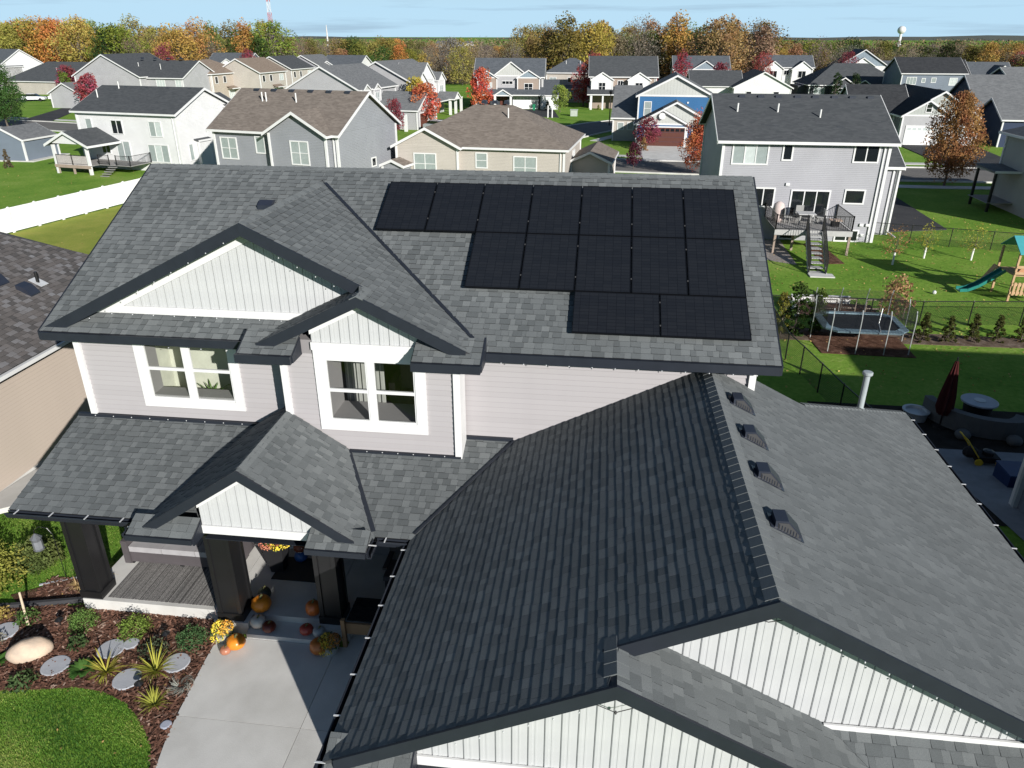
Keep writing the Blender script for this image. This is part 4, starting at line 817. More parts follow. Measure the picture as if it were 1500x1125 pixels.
# near right neighbour across the lawn
Rn = House('pale grey-green house cut off by the right edge with a posted deck canopy', (32.7, 56, -1.4), 0, 'sage', 'grey')
Rn.block(0, 12, 0, 12, 0, 5.9, 'hip', .45, .5); Rn.block(-1.9, 0, 8.4, 11.8, 3.0, 3.15, 'shedf', .05, .1, corner=False).post(-1.8, 8.5, 0, 3.0, .18, M_black).post(-1.8, 11.6, 0, 3.0, .18, M_black)
for i in range(12): Rn.P('deck_board', MB().box(-2, 8.4+i*.29, .7, 0, 8.67+i*.29, .75), M_deckw)
for y in (2.2, 3.6, 5.5): Rn.P('utility_box', MB().box(-.25, y, .4, 0, y+.35, 1.0), M_conc)
Rn.win(0, 3.6, 3.6, 1.2, 1.2, 'l', 2, 1, 'dark')
# our right-hand neighbour (shades the patio)
Nr = House('slate-grey neighbour house wall with white downspout at the lower right edge', (12.15, 7.2, -1.2), 0, 'bluegrey', 'dark')
Nr.block(0, 11, -3, 12.2, 0, 4.6, 'hip', .4, .15); Nr.block(11.5, 22, -6, 10, 0, 7.2, 'hip', .4, .4)
Nr.P('downspout', MB().box(-.12, 12.0, .1, -.0, 12.12, 4.2), M_pvc); Nr.P('downspout_foot', MB().bar((-.06, 12.06, .15), (-.55, 11.9, .1), .11, .09), M_pvc)
# left-hand neighbour
Ln = root('neighbour_house', (-20, 22, -.2), 'beige-sided neighbour house with multicoloured brown shingle roof at the left edge', 'house')
tabs2 = []
ln = lambda x: 3.15+.5*(-15.8-x)
def roof2(pts, U, seed):
    P = [Vector(p) for p in pts]; o = put('roof', MB().ext(P, (0, 0, -.06)), M_deck, Ln); shingles(pts, U, tabs2, o, seed=seed, e=.16, wmin=.14, wmax=.34)
roof2([(-15.8, 9, 3.15), (-15.8, 25.6, 3.15), (-20.9, 22.2, ln(-20.9)), (-21.5, 22.2, ln(-21.5)), (-21.5, 9, ln(-21.5))], Y, 41)
tabs2.sort(key=lambda t: t[0]); vis = [t for t in tabs2 if t[4] > .3 and t[1][0].y > 15.5][:280]; vid = set(map(id, vis))
for d, pt, tn, ro, wd in vis:
    c = sum(pt, Vector())/8; me = bpy.data.meshes.new('shingle'); me.from_pydata([tuple(p-c) for p in pt], [], TF); me.materials.append(M_shb); at = me.attributes.new('tone', 'FLOAT', 'FACE'); at.data.foreach_set('value', [tn, 0, 0, 0]); link('shingle', me, ro, Matrix.Translation(c))
b = MB()
for t in tabs2:
    if id(t) not in vid: b.add(t[1], TF, t[2]); b.t[-3:] = [0, 0, 0]
put('shingles', b, M_shb, Ln, kind='stuff')
put('roof', MB().ext([(-21.5, 9, 6.0), (-21.5, 22.2, 6.0), (-20.9, 22.2, 5.7), (-15.8, 25.6, 3.1), (-27, 25.6, 3.1), (-27, 9, 3.1)], (0, 0, -.05)), M_deck, Ln)
lw = put('wall', MB().box(-27, 9.5, -1, -16.2, 25.2, 2.95), WALL['tan'], Ln)
z = -.1; i = 0
while z < 2.9:
    m = MB().add([(-16.2, 9.5, z), (-16.2, 25.2, z), (-16.2, 25.2, z+.115), (-16.2, 9.5, z+.115), (-16.17, 9.5, z), (-16.17, 25.2, z), (-16.19, 25.2, z+.098), (-16.19, 9.5, z+.098), (-16.197, 25.2, z+.115), (-16.197, 9.5, z+.115)], [(4, 5, 6, 7), (0, 1, 5, 4), (7, 6, 8, 9)], .5); m.t[2] = 0  # lap shade painted as a darker strip along each board's top
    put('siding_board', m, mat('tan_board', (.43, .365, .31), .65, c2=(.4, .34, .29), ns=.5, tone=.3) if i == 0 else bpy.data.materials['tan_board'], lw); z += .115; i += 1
put('foundation', MB().box(-16.3, 9.5, -1, -16.16, 25.2, -.1), M_conc, Ln)
put('gutter', MB().box(-15.8, 9, 3.0, -15.69, 25.6, 3.11), M_white, Ln); put('fascia', MB().box(-15.83, 9, 2.92, -15.8, 25.6, 3.1), M_black, Ln)
put('soffit', MB().box(-16.2, 9, 2.9, -15.83, 25.4, 2.92), M_black, Ln); put('corner_board', MB().box(-16.26, 25.1, -.1, -16.12, 25.25, 2.95), M_white, Ln)
put('outlet_cover', MB().box(-16.19, 20.0, .9, -16.08, 20.2, 1.1), M_white, Ln)
for (x, y) in ((-17.75, 20.45), (-18.5, 20.2)):
    put('roof_vent', MB().ext([(x-.2, y-.2, ln(x-.2)), (x-.2, y-.2, ln(x-.2)+.14), (x+.05, y-.2, ln(x)+.16), (x+.26, y-.2, ln(x+.26)+.05), (x+.26, y-.2, ln(x+.26))], (0, .42, 0)), M_vent, Ln)
put('vent_pipe', MB().lathe((-17.85, 21.1, ln(-17.85)-.05), [(.05, 0), (.05, .42)], 10), M_black, Ln); put('pipe_flashing', MB().ext([(-18.05, 20.95, ln(-18.05)+.025), (-17.65, 20.95, ln(-17.65)+.025), (-17.65, 21.3, ln(-17.65)+.025), (-18.05, 21.3, ln(-18.05)+.025)], (0, 0, .012)), M_alu, Ln)

# rows of houses along the far streets: (label, loc, rot, wall, roof, builder)
def dormers(h, specs, wm, gm):
    for (x0, x1, y, d, zb, ze) in specs: h.block(x0, x1, y, y+d, zb, ze, 'y', .6, .25, wm=wm, gm=gm)
h = House('dark grey house with white-trimmed brown gables and white garage doors, right of the red trees', (-25.3, 152, -1.4), 3, 'dgrey', 'slate')
h.block(0, 13, 1.5, 11, 0, 5.8, 'x', .62).block(3.6, 10.2, 1, 5, 3, 5.9, 'y', .72, .3, gm='grey', wm='lgrey'); dormers(h, [(.5, 4.2, .4, 4, 2.8, 5.6), (8.2, 12.4, .4, 4, 2.8, 5.6)], 'brown', 'slate')
h.block(-.2, 13.4, -2, 1.6, 2.5, 2.6, 'shedf', .35, .2, corner=False).block(0.2, 13, -.4, 1.5, 0, 2.5, 'none', corner=False).block(4, 7.2, -2.6, 1, 2.4, 2.6, 'y', .6, .2, gm='slate')
h.win(2.3, .4, 3.1, 1.8, 1.5, 'f', 2, 2, 'light').win(10.3, .4, 3.1, 1.5, 1.4, 'f', 2, 2, 'dark').win(6.2, .95, 4.4, 2, .5, 'f', 3, 1, 'dark').gdoor(9.8, -.4, 0, 4.6, 2.2).gdoor(12.8, -.4, 0, .1, 2.2, lights=False).post(.4, -2, 0, 2.5, .4).post(4.1, -2.5, 0, 2.5, .4).post(7.1, -2.5, 0, 2.5, .4); h.P('door', MB().box(4.9, -.5, 0, 6.2, -.4, 2.2), M_redd)
h.block(13, 16, -1, 6, 0, 2.5, 'shedf', .35, .2, wm='lgrey').gdoor(14.5, -1, 0, 2.5, 2.2)
h = House('pale house with a blue hipped roof seen from behind, left of the tall red tree', (-13., 171, -1.4), 0, 'beige', 'slate')
h.block(0, 10.5, 0, 9, 0, 5.9, 'hip', .55).win(1.4, 0, 3.6, 1.3, 1.2, 'f', 2, 2).win(5, 0, 3.9, .8, .9, 'f', 1, 1, 'dark').win(8.8, 0, 3.6, 1.5, 1.3, 'f', 2, 2, 'dark').block(3.2, 9.5, -2, 0, 0, 2.7, 'shedf', .3, .2).win(5, -2, .6, 1.6, 1.5, 'f', 2, 1, ['light', 'dark']).pipes([(4, 2.5, 7.3), (7, 2.5, 7.3)])
h = House('tan house with two white-sided dormers over a dark porch roof and almond garage door', (-3.2, 154, -1.4), 2, 'brown', 'dark')
h.block(0, 12.5, 1.5, 12, 0, 5.9, 'x', .62); dormers(h, [(.2, 4.2, .3, 4, 2.9, 5.3), (7.2, 11.2, .3, 4, 2.9, 5.3)], 'white', 'white')
h.block(-.4, 13, -1.6, 1.5, 2.6, 2.7, 'shedf', .4, .2, corner=False).block(6, 12.6, -.6, 1.5, 0, 2.6, 'none', corner=False).gdoor(9, -.6, 0, 4.4, 2.2, 'f', M_tdoor).win(2.2, .3, 3.4, 1.2, 1.3, 'f', 2, 2, 'dark').win(9.2, .3, 3.4, 1.3, 1.3, 'f', 2, 2, 'dark').win(5.7, 1.5, 4.2, .9, .8, 'f', 2, 1, 'dark').post(.2, -1.5, 0, 2.6, .4).post(2.4, -1.5, 0, 2.6, .3).post(5.6, -1.5, 0, 2.6, .4)
h = House('grey house with white dormers, porch and tall front gable, right of centre left', (-44., 131.5, -1.4), -9, 'lgrey', 'grey')
h.block(0, 11.8, 0, 15, 0, 5.9, 'y', .5); 
for y0, y1 in ((1., 5.2), (10.5, 13.8)): h.block(8, 12.6, y0, y1, 2.8, 5.7, 'x', .7, .25, wm='white', gm='white')
h.block(7.5, 12.2, 3, 9.5, 4.5, 6.1, 'x', .75, .25, wm='white', gm='white')
h.block(11.8, 15, .4, 15.5, 2.5, 2.6, 'shedr', .3, .3, corner=False).win(12.6, 3.1, 3.3, 1.6, 1.4, 'r', 2, 2).win(12.6, 12.1, 3.3, 1.5, 1.4, 'r', 2, 2).win(12.2, 7.2, 4.4, 2., .7, 'r', 3, 1, 'dark').gdoor(11.85, 3.4, 0, 4.6, 2.2, 'r').win(2.4, 0, 4.6, 1.6, .5, 'f', 3, 1, 'light')
h.block(12.5, 16, 9.2, 12.4, 2.5, 2.7, 'x', .6, .2, gm='white', corner=False).post(15.2, 9.4, 0, 2.5, .4).post(15.2, 12.2, 0, 2.5, .4).post(15.2, 15.2, 0, 2.5, .4)
h = House('long pale grey house with gabled garage wing and brown garage door, left of centre', (-46.6, 113, -1.4), -9, 'lgrey', 'grey')
h.block(0, 11.2, 0, 13, 0, 5.8, 'y', .52).block(11.2, 18.2, 4.6, 12.5, 0, 2.8, 'x', .55, .3, gm='grey').gdoor(18.2, 7.2, 0, 3, 2.2, 'r', M_redd, False)
for y0, y1 in ((.6, 3), (4.2, 6.4)): h.block(9, 11.7, y0, y1, 3.2, 5.6, 'x', .6, .15, gm='grey')
h.win(11.7, 1.8, 3.5, 1.1, 1.6, 'r', 2, 2).win(11.7, 5.3, 3.5, 1.1, 1.6, 'r', 2, 2).post(17.4, 2.2, 0, 2.4, .4); h.block(11.2, 14, 1.5, 4.6, 2.4, 2.5, 'shedr', .35, .2, corner=False)
specs = [('tan two-storey house with a brown hipped roof behind the white house', (-89, 155.5, -1.4), 'tan', 'tan', 9.4, 12, 'hip', .5), ('second house of the left row, pinkish beige wall under a tan roof', (-82.5, 162.5, -1.4), 'beige', 'tan', 10, 11, 'y', .5), ('third house of the left row, beige wall under a black roof', (-83, 181, -1.4), 'beige', 'dark', 10, 11, 'y', .5), ('fourth house of the left row, blue-grey wall under a pale roof', (-80.5, 194, -1.4), 'violet', 'grey', 10, 11, 'y', .5)]
for i, (lb, loc, wl, rf_, wd, dp, kd, p) in enumerate(specs):
    h = House(lb, loc, -6, wl, rf_); h.block(0, wd, 0, dp, 0, 5.8, kd, p)
    for y in (1.5, 4.5, 9): h.win(wd, y, 3.9, .9 if y < 9 else 1.6, 1.2, 'r', 1 if y < 9 else 2, 1, 'dark' if y < 9 else 'light')
    h.win(wd, 6.5, .3, 2, 2, 'r', 3, 1, 'light').win(2.2, 0, 3.7, 1, 1, 'f', 2, 2, 'light' if i == 0 else 'blind').block(wd, wd+1.2, 4.9, 8, 2.6, 2.7, 'shedr', .35, .15, corner=False)
h = House('navy gabled house with a white-trimmed dormer behind the tan roofs at the left', (-110, 212, -1.4), -6, 'bluegrey', 'slate'); h.block(0, 12, 0, 9, 0, 5.6, 'x', .6).block(4.5, 9, -.8, 4, 0, 5.6, 'y', .6, .3, gm='white').win(6.7, -.8, 3.6, 1.2, 1.2)
h = House('small white house with dark roof at the wood edge left of the grey row', (-73, 200, -1.4), -6, 'white', 'slate'); h.block(0, 10, 0, 10, 0, 5.6, 'x', .5).block(0, 5, -1.5, 5, 0, 5.4, 'y', .6, .3, gm='white').win(2.5, -1.5, 3.4, 1.6, 1.3, 'f', 2, 2, 'dark').win(8, 0, 3.4, 1.6, 1.2, 'f', 2, 2, 'dark')
h = House('light grey gabled house with charcoal roof behind the white house', (-104.5, 147.5, -1.4), -8, 'lgrey', 'dark'); h.block(0, 15, 0, 13, 0, 5.6, 'y', .5).block(6, 23, 2, 13, 0, 5.4, 'x', .5).win(18, 2, 3.4, 1.8, 1.5, 'f', 3, 1, 'light').win(22, 2, 3.4, 1.2, 1.5, 'f', 2, 2, 'light').pipes([(12, 4, 7.2), (17, 4, 7.0)]).vents([(x, 6.5, 8.5) for x in (11, 14, 17, 20)])
h = House('pale garage wing with white rakes beside the green columnar shrub', (-106.5, 142, -1.4), -8, 'lgrey', 'grey'); h.block(0, 7, 0, 6, 0, 2.7, 'y', .5).pipes([(2, 3, 3)])
h = House('low house with big dark hipped roof behind the crimson tree', (-143, 176, -1.4), -8, 'beige', 'dark'); h.block(0, 26, 0, 14, 0, 3.0, 'hip', .55).win(20, 0, 1, 1.5, 1.2, 'f', 2, 1).pipes([(12, 4, 5)])
h = House('white gabled house at the far left edge', (-163, 190, -1.4), -20, 'white', 'slate'); h.block(0, 12, 0, 12, 0, 5.8, 'x', .6).block(7, 12, -1.5, 6, 0, 5.6, 'y', .7, .3, gm='white').win(9.5, -1.5, 3.4, 1.8, 1.6, 'f', 2, 2, 'dark').block(5, 13, -4, -1.5, 0, 2.6, 'shedf', .4, .3).win(10, -4, .8, 1.6, 1.2, 'f', 2, 1, 'dark')
h = House('small dark grey garden shed with white corners on the left lawn', (-68.3, 78.8, -1.4), -2, 'bluegrey', 'grey', cat='shed', name='garden_shed'); h.block(0, 4.6, 0, 5.2, 0, 2.3, 'y', .5, .15)
put('slab', MB().box(-68.6, 78.4, -1.45, -62.8, 84.6, -1.3), M_conc, h.r)
# right-hand far rows
h = House('dark roofed house with a white-trimmed front gable right of the golden trees', (16, 200, -1.4), 0, 'lgrey', 'slate'); h.block(0, 13, 0, 10, 0, 5.6, 'x', .55).block(4.4, 10.2, -1.2, 5, 0, 5.6, 'y', .62, .3, gm='slate').win(6, -1.2, 3.4, 1.2, 1.2, 'f', 2, 1, 'light').win(8.6, -1.2, 3.4, 1.2, 1.2, 'f', 2, 1, 'light').block(4, 11, -3, -1.2, 0, 2.6, 'shedf', .4, .3, wm='beige').win(6, -3, .6, 2, 1.4, 'f', 2, 1, 'dark')
h = House('pale yellow gable wall under a dark roof behind the right grey house', (26.5, 172, -1.4), 0, 'white', 'dark'); h.block(0, 11.5, 0, 14, 0, 3.2, 'y', .5).block(-8.5, 2, 4, 14, 0, 3.2, 'x', .55).win(3, 0, 1.0, 1.0, 1.3, 'f', 1, 1, 'dark').win(8.6, 0, 1.0, 1.0, 1.3, 'f', 1, 1, 'dark')
h = House('white house with twin gables at the wood edge, right of centre', (40, 215, -1.4), 0, 'white', 'slate'); h.block(0, 12.5, 1.5, 10, 0, 5.7, 'x', .6).block(0, 4.8, 0, 5, 0, 5.3, 'y', .7, .3, gm='white').block(7.2, 12, 0, 5, 0, 5.3, 'y', .7, .3, gm='white').win(2.4, 0, 3.2, 1.8, 1.5, 'f', 2, 1, 'dark').win(9.6, 0, 3.2, 1.8, 1.5, 'f', 2, 1, 'dark').win(6, 1.4, 3.8, 1.2, 1, 'f', 2, 1, 'dark').block(12.5, 18, 2, 8, 0, 2.6, 'x', .5, .3)
h = House('rambling dark house with several gables and broad grey-brown roofs behind the ridge vents', (45.5, 188, -1.4), 2, 'dgrey', 'dark'); h.block(0, 20.5, 0, 13, 0, 3.1, 'hip', .62, .5).block(4.5, 9, -2.2, 6, 0, 3.1, 'y', .62, .35).block(8.8, 12.5, -3.4, 4, 0, 2.9, 'y', .62, .35).block(15, 19, -1.6, 5, 0, 2.9, 'y', .6, .3).win(2.2, 0, 1, 2.2, 1.3, 'f', 3, 1, 'blind').win(6.7, -2.2, .9, 2, 1.4, 'f', 2, 2, 'dark').win(10.6, -3.4, .9, 1.8, 1.4, 'f', 2, 2, 'light').win(17, -1.6, .9, 1.6, 1.3, 'f', 2, 2, 'dark').block(-1.8, 0, 3, 10, 0, 2.6, 'none', corner=False)
h = House('pale blue gabled house rising above the dark rambling house', (60, 222, -1.4), -4, 'white', 'slate'); h.block(0, 12.5, 0, 12, 0, 5.8, 'y', .62, .4, gm='slate').block(3, 9, -.8, 4, 0, 5.9, 'y', .62, .3, gm='white').block(10, 16, 3, 12, 0, 4.6, 'x', .5)
h = House('slate-blue house with black roof and bright white side wall, upper right', (61, 176.5, -1.4), 0, 'bluegrey', 'black'); h.block(0, 12.5, 0, 11, 0, 6.0, 'x', .5).block(12.5, 13.6, 1, 10, 0, 5.6, 'x', .6, .3, wm='white')
h.win(2, 0, 3.8, 1.8, 1.3, 'f', 3, 1, 'blind').win(4.4, 0, 4.2, .6, .7, 'f', 1, 1).win(6.4, 0, 4.2, .8, .8, 'f', 1, 1).win(10.3, 0, 3.7, 1.4, 1.3, 'f', 2, 2, 'light').block(4, 8, -1.5, 0, 2.2, 2.4, 'shedf', .3, .2, corner=False).win(9, 0, .6, 1.2, 1.6, 'f', 1, 1, 'light')
h = House('house with a small rust-red gable between grey roofs, upper right', (80, 196, -1.4), 0, 'rust', 'slate'); h.block(0, 12, 0, 10, 0, 4.4, 'x', .6).block(6, 12, -1, 4, 0, 4.4, 'y', .8, .3)
h = House('large house under broad grey roofs, the farthest at the upper right edge', (98, 190, -1.4), 8, 'dgrey', 'slate'); h.block(0, 22, 0, 14, 0, 4.6, 'x', .5)
h = House('dark blue house with long grey roof at the upper right edge', (66, 136, -1.4), 6, 'navy', 'grey'); h.block(0, 26, 0, 15, 0, 4.4, 'x', .5).block(10, 18, -4, 5, 0, 4.2, 'y', .5)
for i, (x, y, sx, wl) in enumerate(((-60, 560, 30, 'white'), (10, 640, 26, 'white'), (-150, 700, 30, 'white'))):
    h = House(['low white building glimpsed through the wood left of centre', 'long pale building glimpsed through the wood in the centre', 'far pale building at the horizon on the left'][i], (x, y, -1.4), 0, wl, 'grey', cat='building', name='building'); h.block(0, sx, 0, 16, 0, 7, 'x', .2)
#PART3
# ------------------------------------------------------------------ streets, drives, walks
M_asph = ground_mat('street_asphalt', [(.13, .125, .12), (.165, .158, .15), (.19, .18, .17)], .4, .2); M_drive = ground_mat('fresh_asphalt', [(.035, .037, .04), (.055, .056, .06), (.07, .07, .072)], .5, .2)
def ribbon(pts, w0, w1, z=.02, h=None):
    b = MB(); P = [Vector((x, y, 0)) for x, y in pts]; Q = []
    for i in range(len(P)-1):
        for k in range(6): Q.append(P[i].lerp(P[i+1], k/6))
    Q.append(P[-1]); 
    for _ in range(8): Q = [Q[0]]+[(Q[i-1]+Q[i]*2+Q[i+1])/4 for i in range(1, len(Q)-1)]+[Q[-1]]
    r = []
    for i, p in enumerate(Q):
        d = (Q[min(i+1, len(Q)-1)]-Q[max(i-1, 0)]).normalized(); n = Vector((-d.y, d.x, 0)); r.append((p+n*w0, p+n*w1))
    for i in range(len(r)-1):
        q = [r[i][0], r[i+1][0], r[i+1][1], r[i][1]]; q = [(p.x, p.y, gz(p.x, p.y)+z) for p in q]
        b.ext(q, (0, 0, -h)) if h else b.poly(q[::-1])
    return b
S1 = [(140, 84), (60, 84.5), (30, 82), (5, 84), (-22, 87), (-50, 100), (-88, 114), (-150, 124)]
S2 = [(-18, 88), (-8, 108), (-1, 124), (12, 138), (40, 146), (120, 150)]
put('street', ribbon(S1, -4.2, 4.2), M_asph, kind='structure'); put('street', ribbon(S2, -4.2, 4.2, .03), M_asph, kind='structure')
for S, a in ((S1, 4.2), (S1, -4.5), (S2[1:], 4.2), (S2[1:], -4.5)): put('kerb', ribbon(S, a, a+.3, .14, .14), M_conc, kind='structure')
for S, a in ((S1, 6.6), (S1, -8.0), (S2[1:], -8.0)): put('pavement', ribbon(S, a, a+1.4, .05, .05), M_conc, kind='structure')
def drive(pts, m, name='driveway', z=.06): put(name, MB().ext([(x, y, gz(x, y)+z) for x, y in pts], (0, 0, -.06)), m, kind='structure')
drive([(4.6, 88), (13.6, 88), (13.4, 101.4), (3.9, 101.0)], M_conc); drive([(37, 86), (45, 86), (47.5, 106.5), (38, 106.4)], M_drive); drive([(20.6, 56.2), (25.2, 57.5), (26, 78), (21, 78)], M_drive)
drive([(-16, 139), (-8, 136), (-10, 151), (-16, 151)], M_drive); drive([(1, 128), (9, 138), (9, 153), (3, 153)], mat('brick_red_paving', (.3, .22, .2), .9)); drive([(-26, 120), (-18, 118), (-26, 130), (-31, 130)], M_drive); drive([(-96, 120), (-90, 119), (-100, 141), (-104, 141)], M_drive); drive([(-128, 128), (-118, 126), (-124, 168), (-131, 168)], M_drive)
# ------------------------------------------------------------------ trees among the houses
MAR = (.1, .02, .035); ROR = (.5, .1, .03); OR2 = (.42, .16, .04)
for x, y, h, k, c, sx, lb in [
    (-4.6, 160, 7.6, 'tall', (.36, .05, .045), 1.35, 'tall crimson maple in front of the tan house with two dormers'), (-8.5, 146, 4.6, 'small', (.2, .27, .04), 1.1, 'small yellow-green tree on the lawn left of the tall crimson maple'),
    (-25.5, 166, 7.5, 'round', (.5, .17, .05), .9, 'orange tree between the porch house and the dark grey house'), (-23.2, 146, 7.2, 'small', ROR, 1., 'orange-red tree at the left corner of the dark grey house'),
    (-27.5, 118.5, 6.2, 'small', (.48, .11, .04), 1.25, 'wide orange-red tree by the parked car'), (-30.7, 127, 6.6, 'small', (.4, .32, .03), .9, 'yellow conical tree before the porch house garage'), (-29.5, 108, 4.6, 'small', CRIM, .9, 'dark crimson tree above the tan ridge, left of the brown roof'), (-35.5, 119, 3.4, 'small', RED, 1., 'small red tree by the gabled garage wing'),
    (-107, 149, 7, 'small', CRIM, 1.1, 'round crimson tree before the low dark hipped roof'), (-90, 109, 8.4, 'near', (.05, .11, .025), .92, 'large green tree with a bare trunk at the left street'), (-97, 140, 6, 'small', (.33, .05, .06), 1.3, 'low spreading crimson tree behind the white house chimney pipes'),
    (-113, 196, 10, 'round', CRIM, .8, 'dark crimson tree beyond the light grey gabled house'), (-98, 212, 9, 'round', (.25, .04, .05), .7, 'dark red tree beside the navy gabled house'), (-130, 200, 7.5, 'round', (.3, .03, .04), 1., 'red tree behind the beige row at the wood edge'),
    (5.2, 98.5, 3.6, 'small', CRIM, 1.4, 'spreading crimson shrub tree at the left corner of the blue house'), (3.2, 82.5, 2.6, 'small', MAR, 1., 'small dark maroon tree by the kerb behind the solar roof'), (10.0, 79, 5.7, 'near', (.44, .1, .035), 1.05, 'full orange-red maple in front of the brown garage door'),
    (32.2, 76.3, 7.7, 'near', (.3, .145, .05), .82, 'rusty olive tree standing on the lawn beside the right street'), (113, 240, 9, 'tall', (.38, .05, .05), 1.3, 'crimson tree near the rust-red gable at the upper right'),
    (17, 192, 9, 'tall', (.27, .03, .05), 1.1, 'crimson tree left of the front gable with white trim'), (26, 192, 7, 'small', CRIM, 1.1, 'dark crimson tree hiding the porch of the white trimmed gable'), (38, 207, 9, 'round', RED, .8, 'red tree left of the white twin-gabled house'), (60.5, 214, 9, 'round', CRIM, .8, 'dark red tree left of the pale blue gabled house'),
    (9.5, 168, 5, 'small', (.3, .04, .05), 1.2, 'small crimson tree behind the blue house roof'), (-3, 186, 9, 'round', (.28, .03, .05), .8, 'dark red tree behind the blue hipped roof')]:
    tree(x, y, h, k, c, lb, name='maple_tree' if c[0] > c[1]*2 else 'tree', sx=sx)
for x, y, h, c, lb in [(-104, 143.5, 6.2, (.1, .17, .02), 'tall green columnar shrub left of the pale garage wing'), (-109, 163, 6, (.06, .1, .02), 'dark green columnar shrub beside the far white house'), (50, 183, 5.5, (.03, .06, .02), 'left dark columnar evergreen behind the ridge vents'), (53.5, 182, 5.5, (.03, .055, .02), 'right dark columnar evergreen behind the ridge vents'),
    (8.75, 34.3, 2.0, (.15, .15, .02), 'yellow-green arborvitae by the fence corner nearest the solar roof'), (9.35, 34.2, 2.5, (.04, .075, .015), 'tall dark arborvitae in the middle of the three by the trampoline'), (10.45, 34.9, 2.0, (.06, .1, .015), 'short green arborvitae right beside the trampoline')]:
    tree(x, y, h, 'column', c, lb, 'shrub', 'columnar_shrub', sx=1.15)
for i, (x, y, h) in enumerate([(15.1, 34.2, 1.3), (16.2, 34.2, 1.2), (17.4, 34.5, 1.25), (18.5, 34.6, 1.2), (19.7, 34.8, 1.3)]):
    tree(x, y, h, 'cone', (.07, .075, .02), '%s bushy shrub from the trampoline along the lawn fence' % ord_[i], 'shrub', 'shrub', sx=1.1)
for x, y, h, c, lb in [(-66.4, 76.5, 1.9, (.08, .12, .12), 'small blue spruce in front of the garden shed'), (-62.7, 74.5, 1.8, (.12, .09, .05), 'thin brownish young conifer right of the blue spruce'), (-66.3, 71, 1.3, (.07, .09, .06), 'tiny conifer at the left edge of the lawn')]:
    tree(x, y, h, 'cone', c, lb, 'tree', 'young_conifer')
tree(14.7, 37.2, 2.0, 'tuftgrass', (.34, .2, .09), 'tall rusty ornamental grass clump behind the trampoline', 'plant', 'ornamental_grass', sx=.9)
M_wrap = mat('white_trunk_wrap', (.8, .8, .76), .7)
for x, y, h, k, c, lb in [(18.1, 47.4, 2.3, 'young', (.34, .17, .06), 'leafless-looking rusty young tree with white trunk guard, left of three'), (20.6, 49.2, 2.1, 'young', (.3, .28, .03), 'thin yellow young tree with white trunk guard, middle of three'), (23.4, 49.1, 2.2, 'young', (.33, .31, .04), 'round yellow young tree with white trunk guard, right of three')]:
    r = tree(x, y, h, k, c, lb, name='young_tree'); put('trunk_guard', MB().lathe((0, 0, 0), [(.06, -.05), (.06, .75)], 8), M_wrap, r, local=True)
def put_l(c): return c
# shrubs by houses, simple mounds of leaves
for i, (x, y, h, c, lb) in enumerate([(-26, 151, 1.2, GRN, 'low green shrub at the dark grey house corner'), (-11.2, 151, 1.5, DGR, 'round dark green shrub right of the white garage doors'), (-31, 113, 1.2, OLV, 'low olive shrub before the long grey house'), (-33.5, 112.5, 1.5, GRN, 'green shrub before the long grey house'), (-1.5, 152, .9, YGR, 'yellow-green bedding below the porch posts'), (-100, 141, 1.2, (.4, .3, .1), 'straw coloured shrub at the pale garage wing'), (-98, 140, 1.2, (.42, .3, .08), 'golden shrub beside the straw coloured one'), (4.8, 96.5, 1.5, (.3, .17, .06), 'orange low shrub on the blue house lawn')]):
    tree(x, y, h, 'cone', c, lb, 'shrub', 'shrub', sx=1.6)
M_ylawn = ground_mat('dry_lawn', [(.16, .21, .03), (.25, .29, .05), (.36, .33, .08)], .4, .8)
put('lawn', ribbon([(-46, 25), (-42.2, 45), (-38.7, 63)], -16, -.15, .03), M_ylawn, kind='structure')
# ------------------------------------------------------------------ fences
def chainlink(pts, label, hh=1.2, rails=True):
    """pts: post feet; each bay gets its own woven panel"""
    x0, y0 = pts[0]; r = root('chain_link_fence', (x0, y0, gz(x0, y0)), label, 'fence')
    for i, (x, y) in enumerate(pts): z = gz(x, y); put('post', MB().lathe((x, y, z-.1), [(.03, 0), (.03, hh+.16), (.015, hh+.19)], 6), M_black, r)
    for (a, b_), (c, d) in zip(pts, pts[1:]):
        p = Vector((a, b_, gz(a, b_)+.04)); q = Vector((c, d, gz(c, d)+.04)); u = Vector((0, 0, 1)); put('top_rail', MB().bar(p+u*hh, q+u*hh, .035, .035), M_black, r)
        L_ = (q-p).length; b = MB(); s = .11; n = int((L_+hh)/s)
        for k in range(n):
            for sg in (1, -1):
                u0 = k*s-hh; a0 = max(0, u0); z0 = a0-u0; a1 = min(L_, u0+hh); z1 = a1-u0
                if a1-a0 < .02: continue
                e = (q-p)/L_
                P0 = p+e*(a0 if sg > 0 else L_-a0)+u*z0; P1 = p+e*(a1 if sg > 0 else L_-a1)+u*z1; b.bar(P0, P1, .006, .006, (0, 1, 0))
        put('woven_wire', b, M_black, r, kind='stuff')
    return r
chainlink([(8.39, 36.4), (8.33, 34), (8.33, 31.13), (8.61, 29.63), (8.9, 27.87), (9.2, 26), (9.5, 24), (9.8, 22)], 'black chain-link fence running down beside the garage roof into the shade')
chainlink([(8.39, 36.4), (11, 36.45), (13.4, 36.4), (15.7, 36.3), (18.1, 36.6), (20.6, 36.9), (23, 37.1), (26, 37.3)], 'black chain-link fence behind the trampoline and the shrub row')
chainlink([(18.7, 53.6), (21.05, 53.1), (23.35, 52.4), (25.7, 51.8), (28.2, 51.3), (31, 50.8)], 'black chain-link fence beyond the young yellow trees')
M_vinyl = mat('white_vinyl', (.82, .82, .82), .4)
wf = root('privacy_fence', (-40, 52, -1.4), 'solid white vinyl privacy fence crossing the left lawn', 'fence')
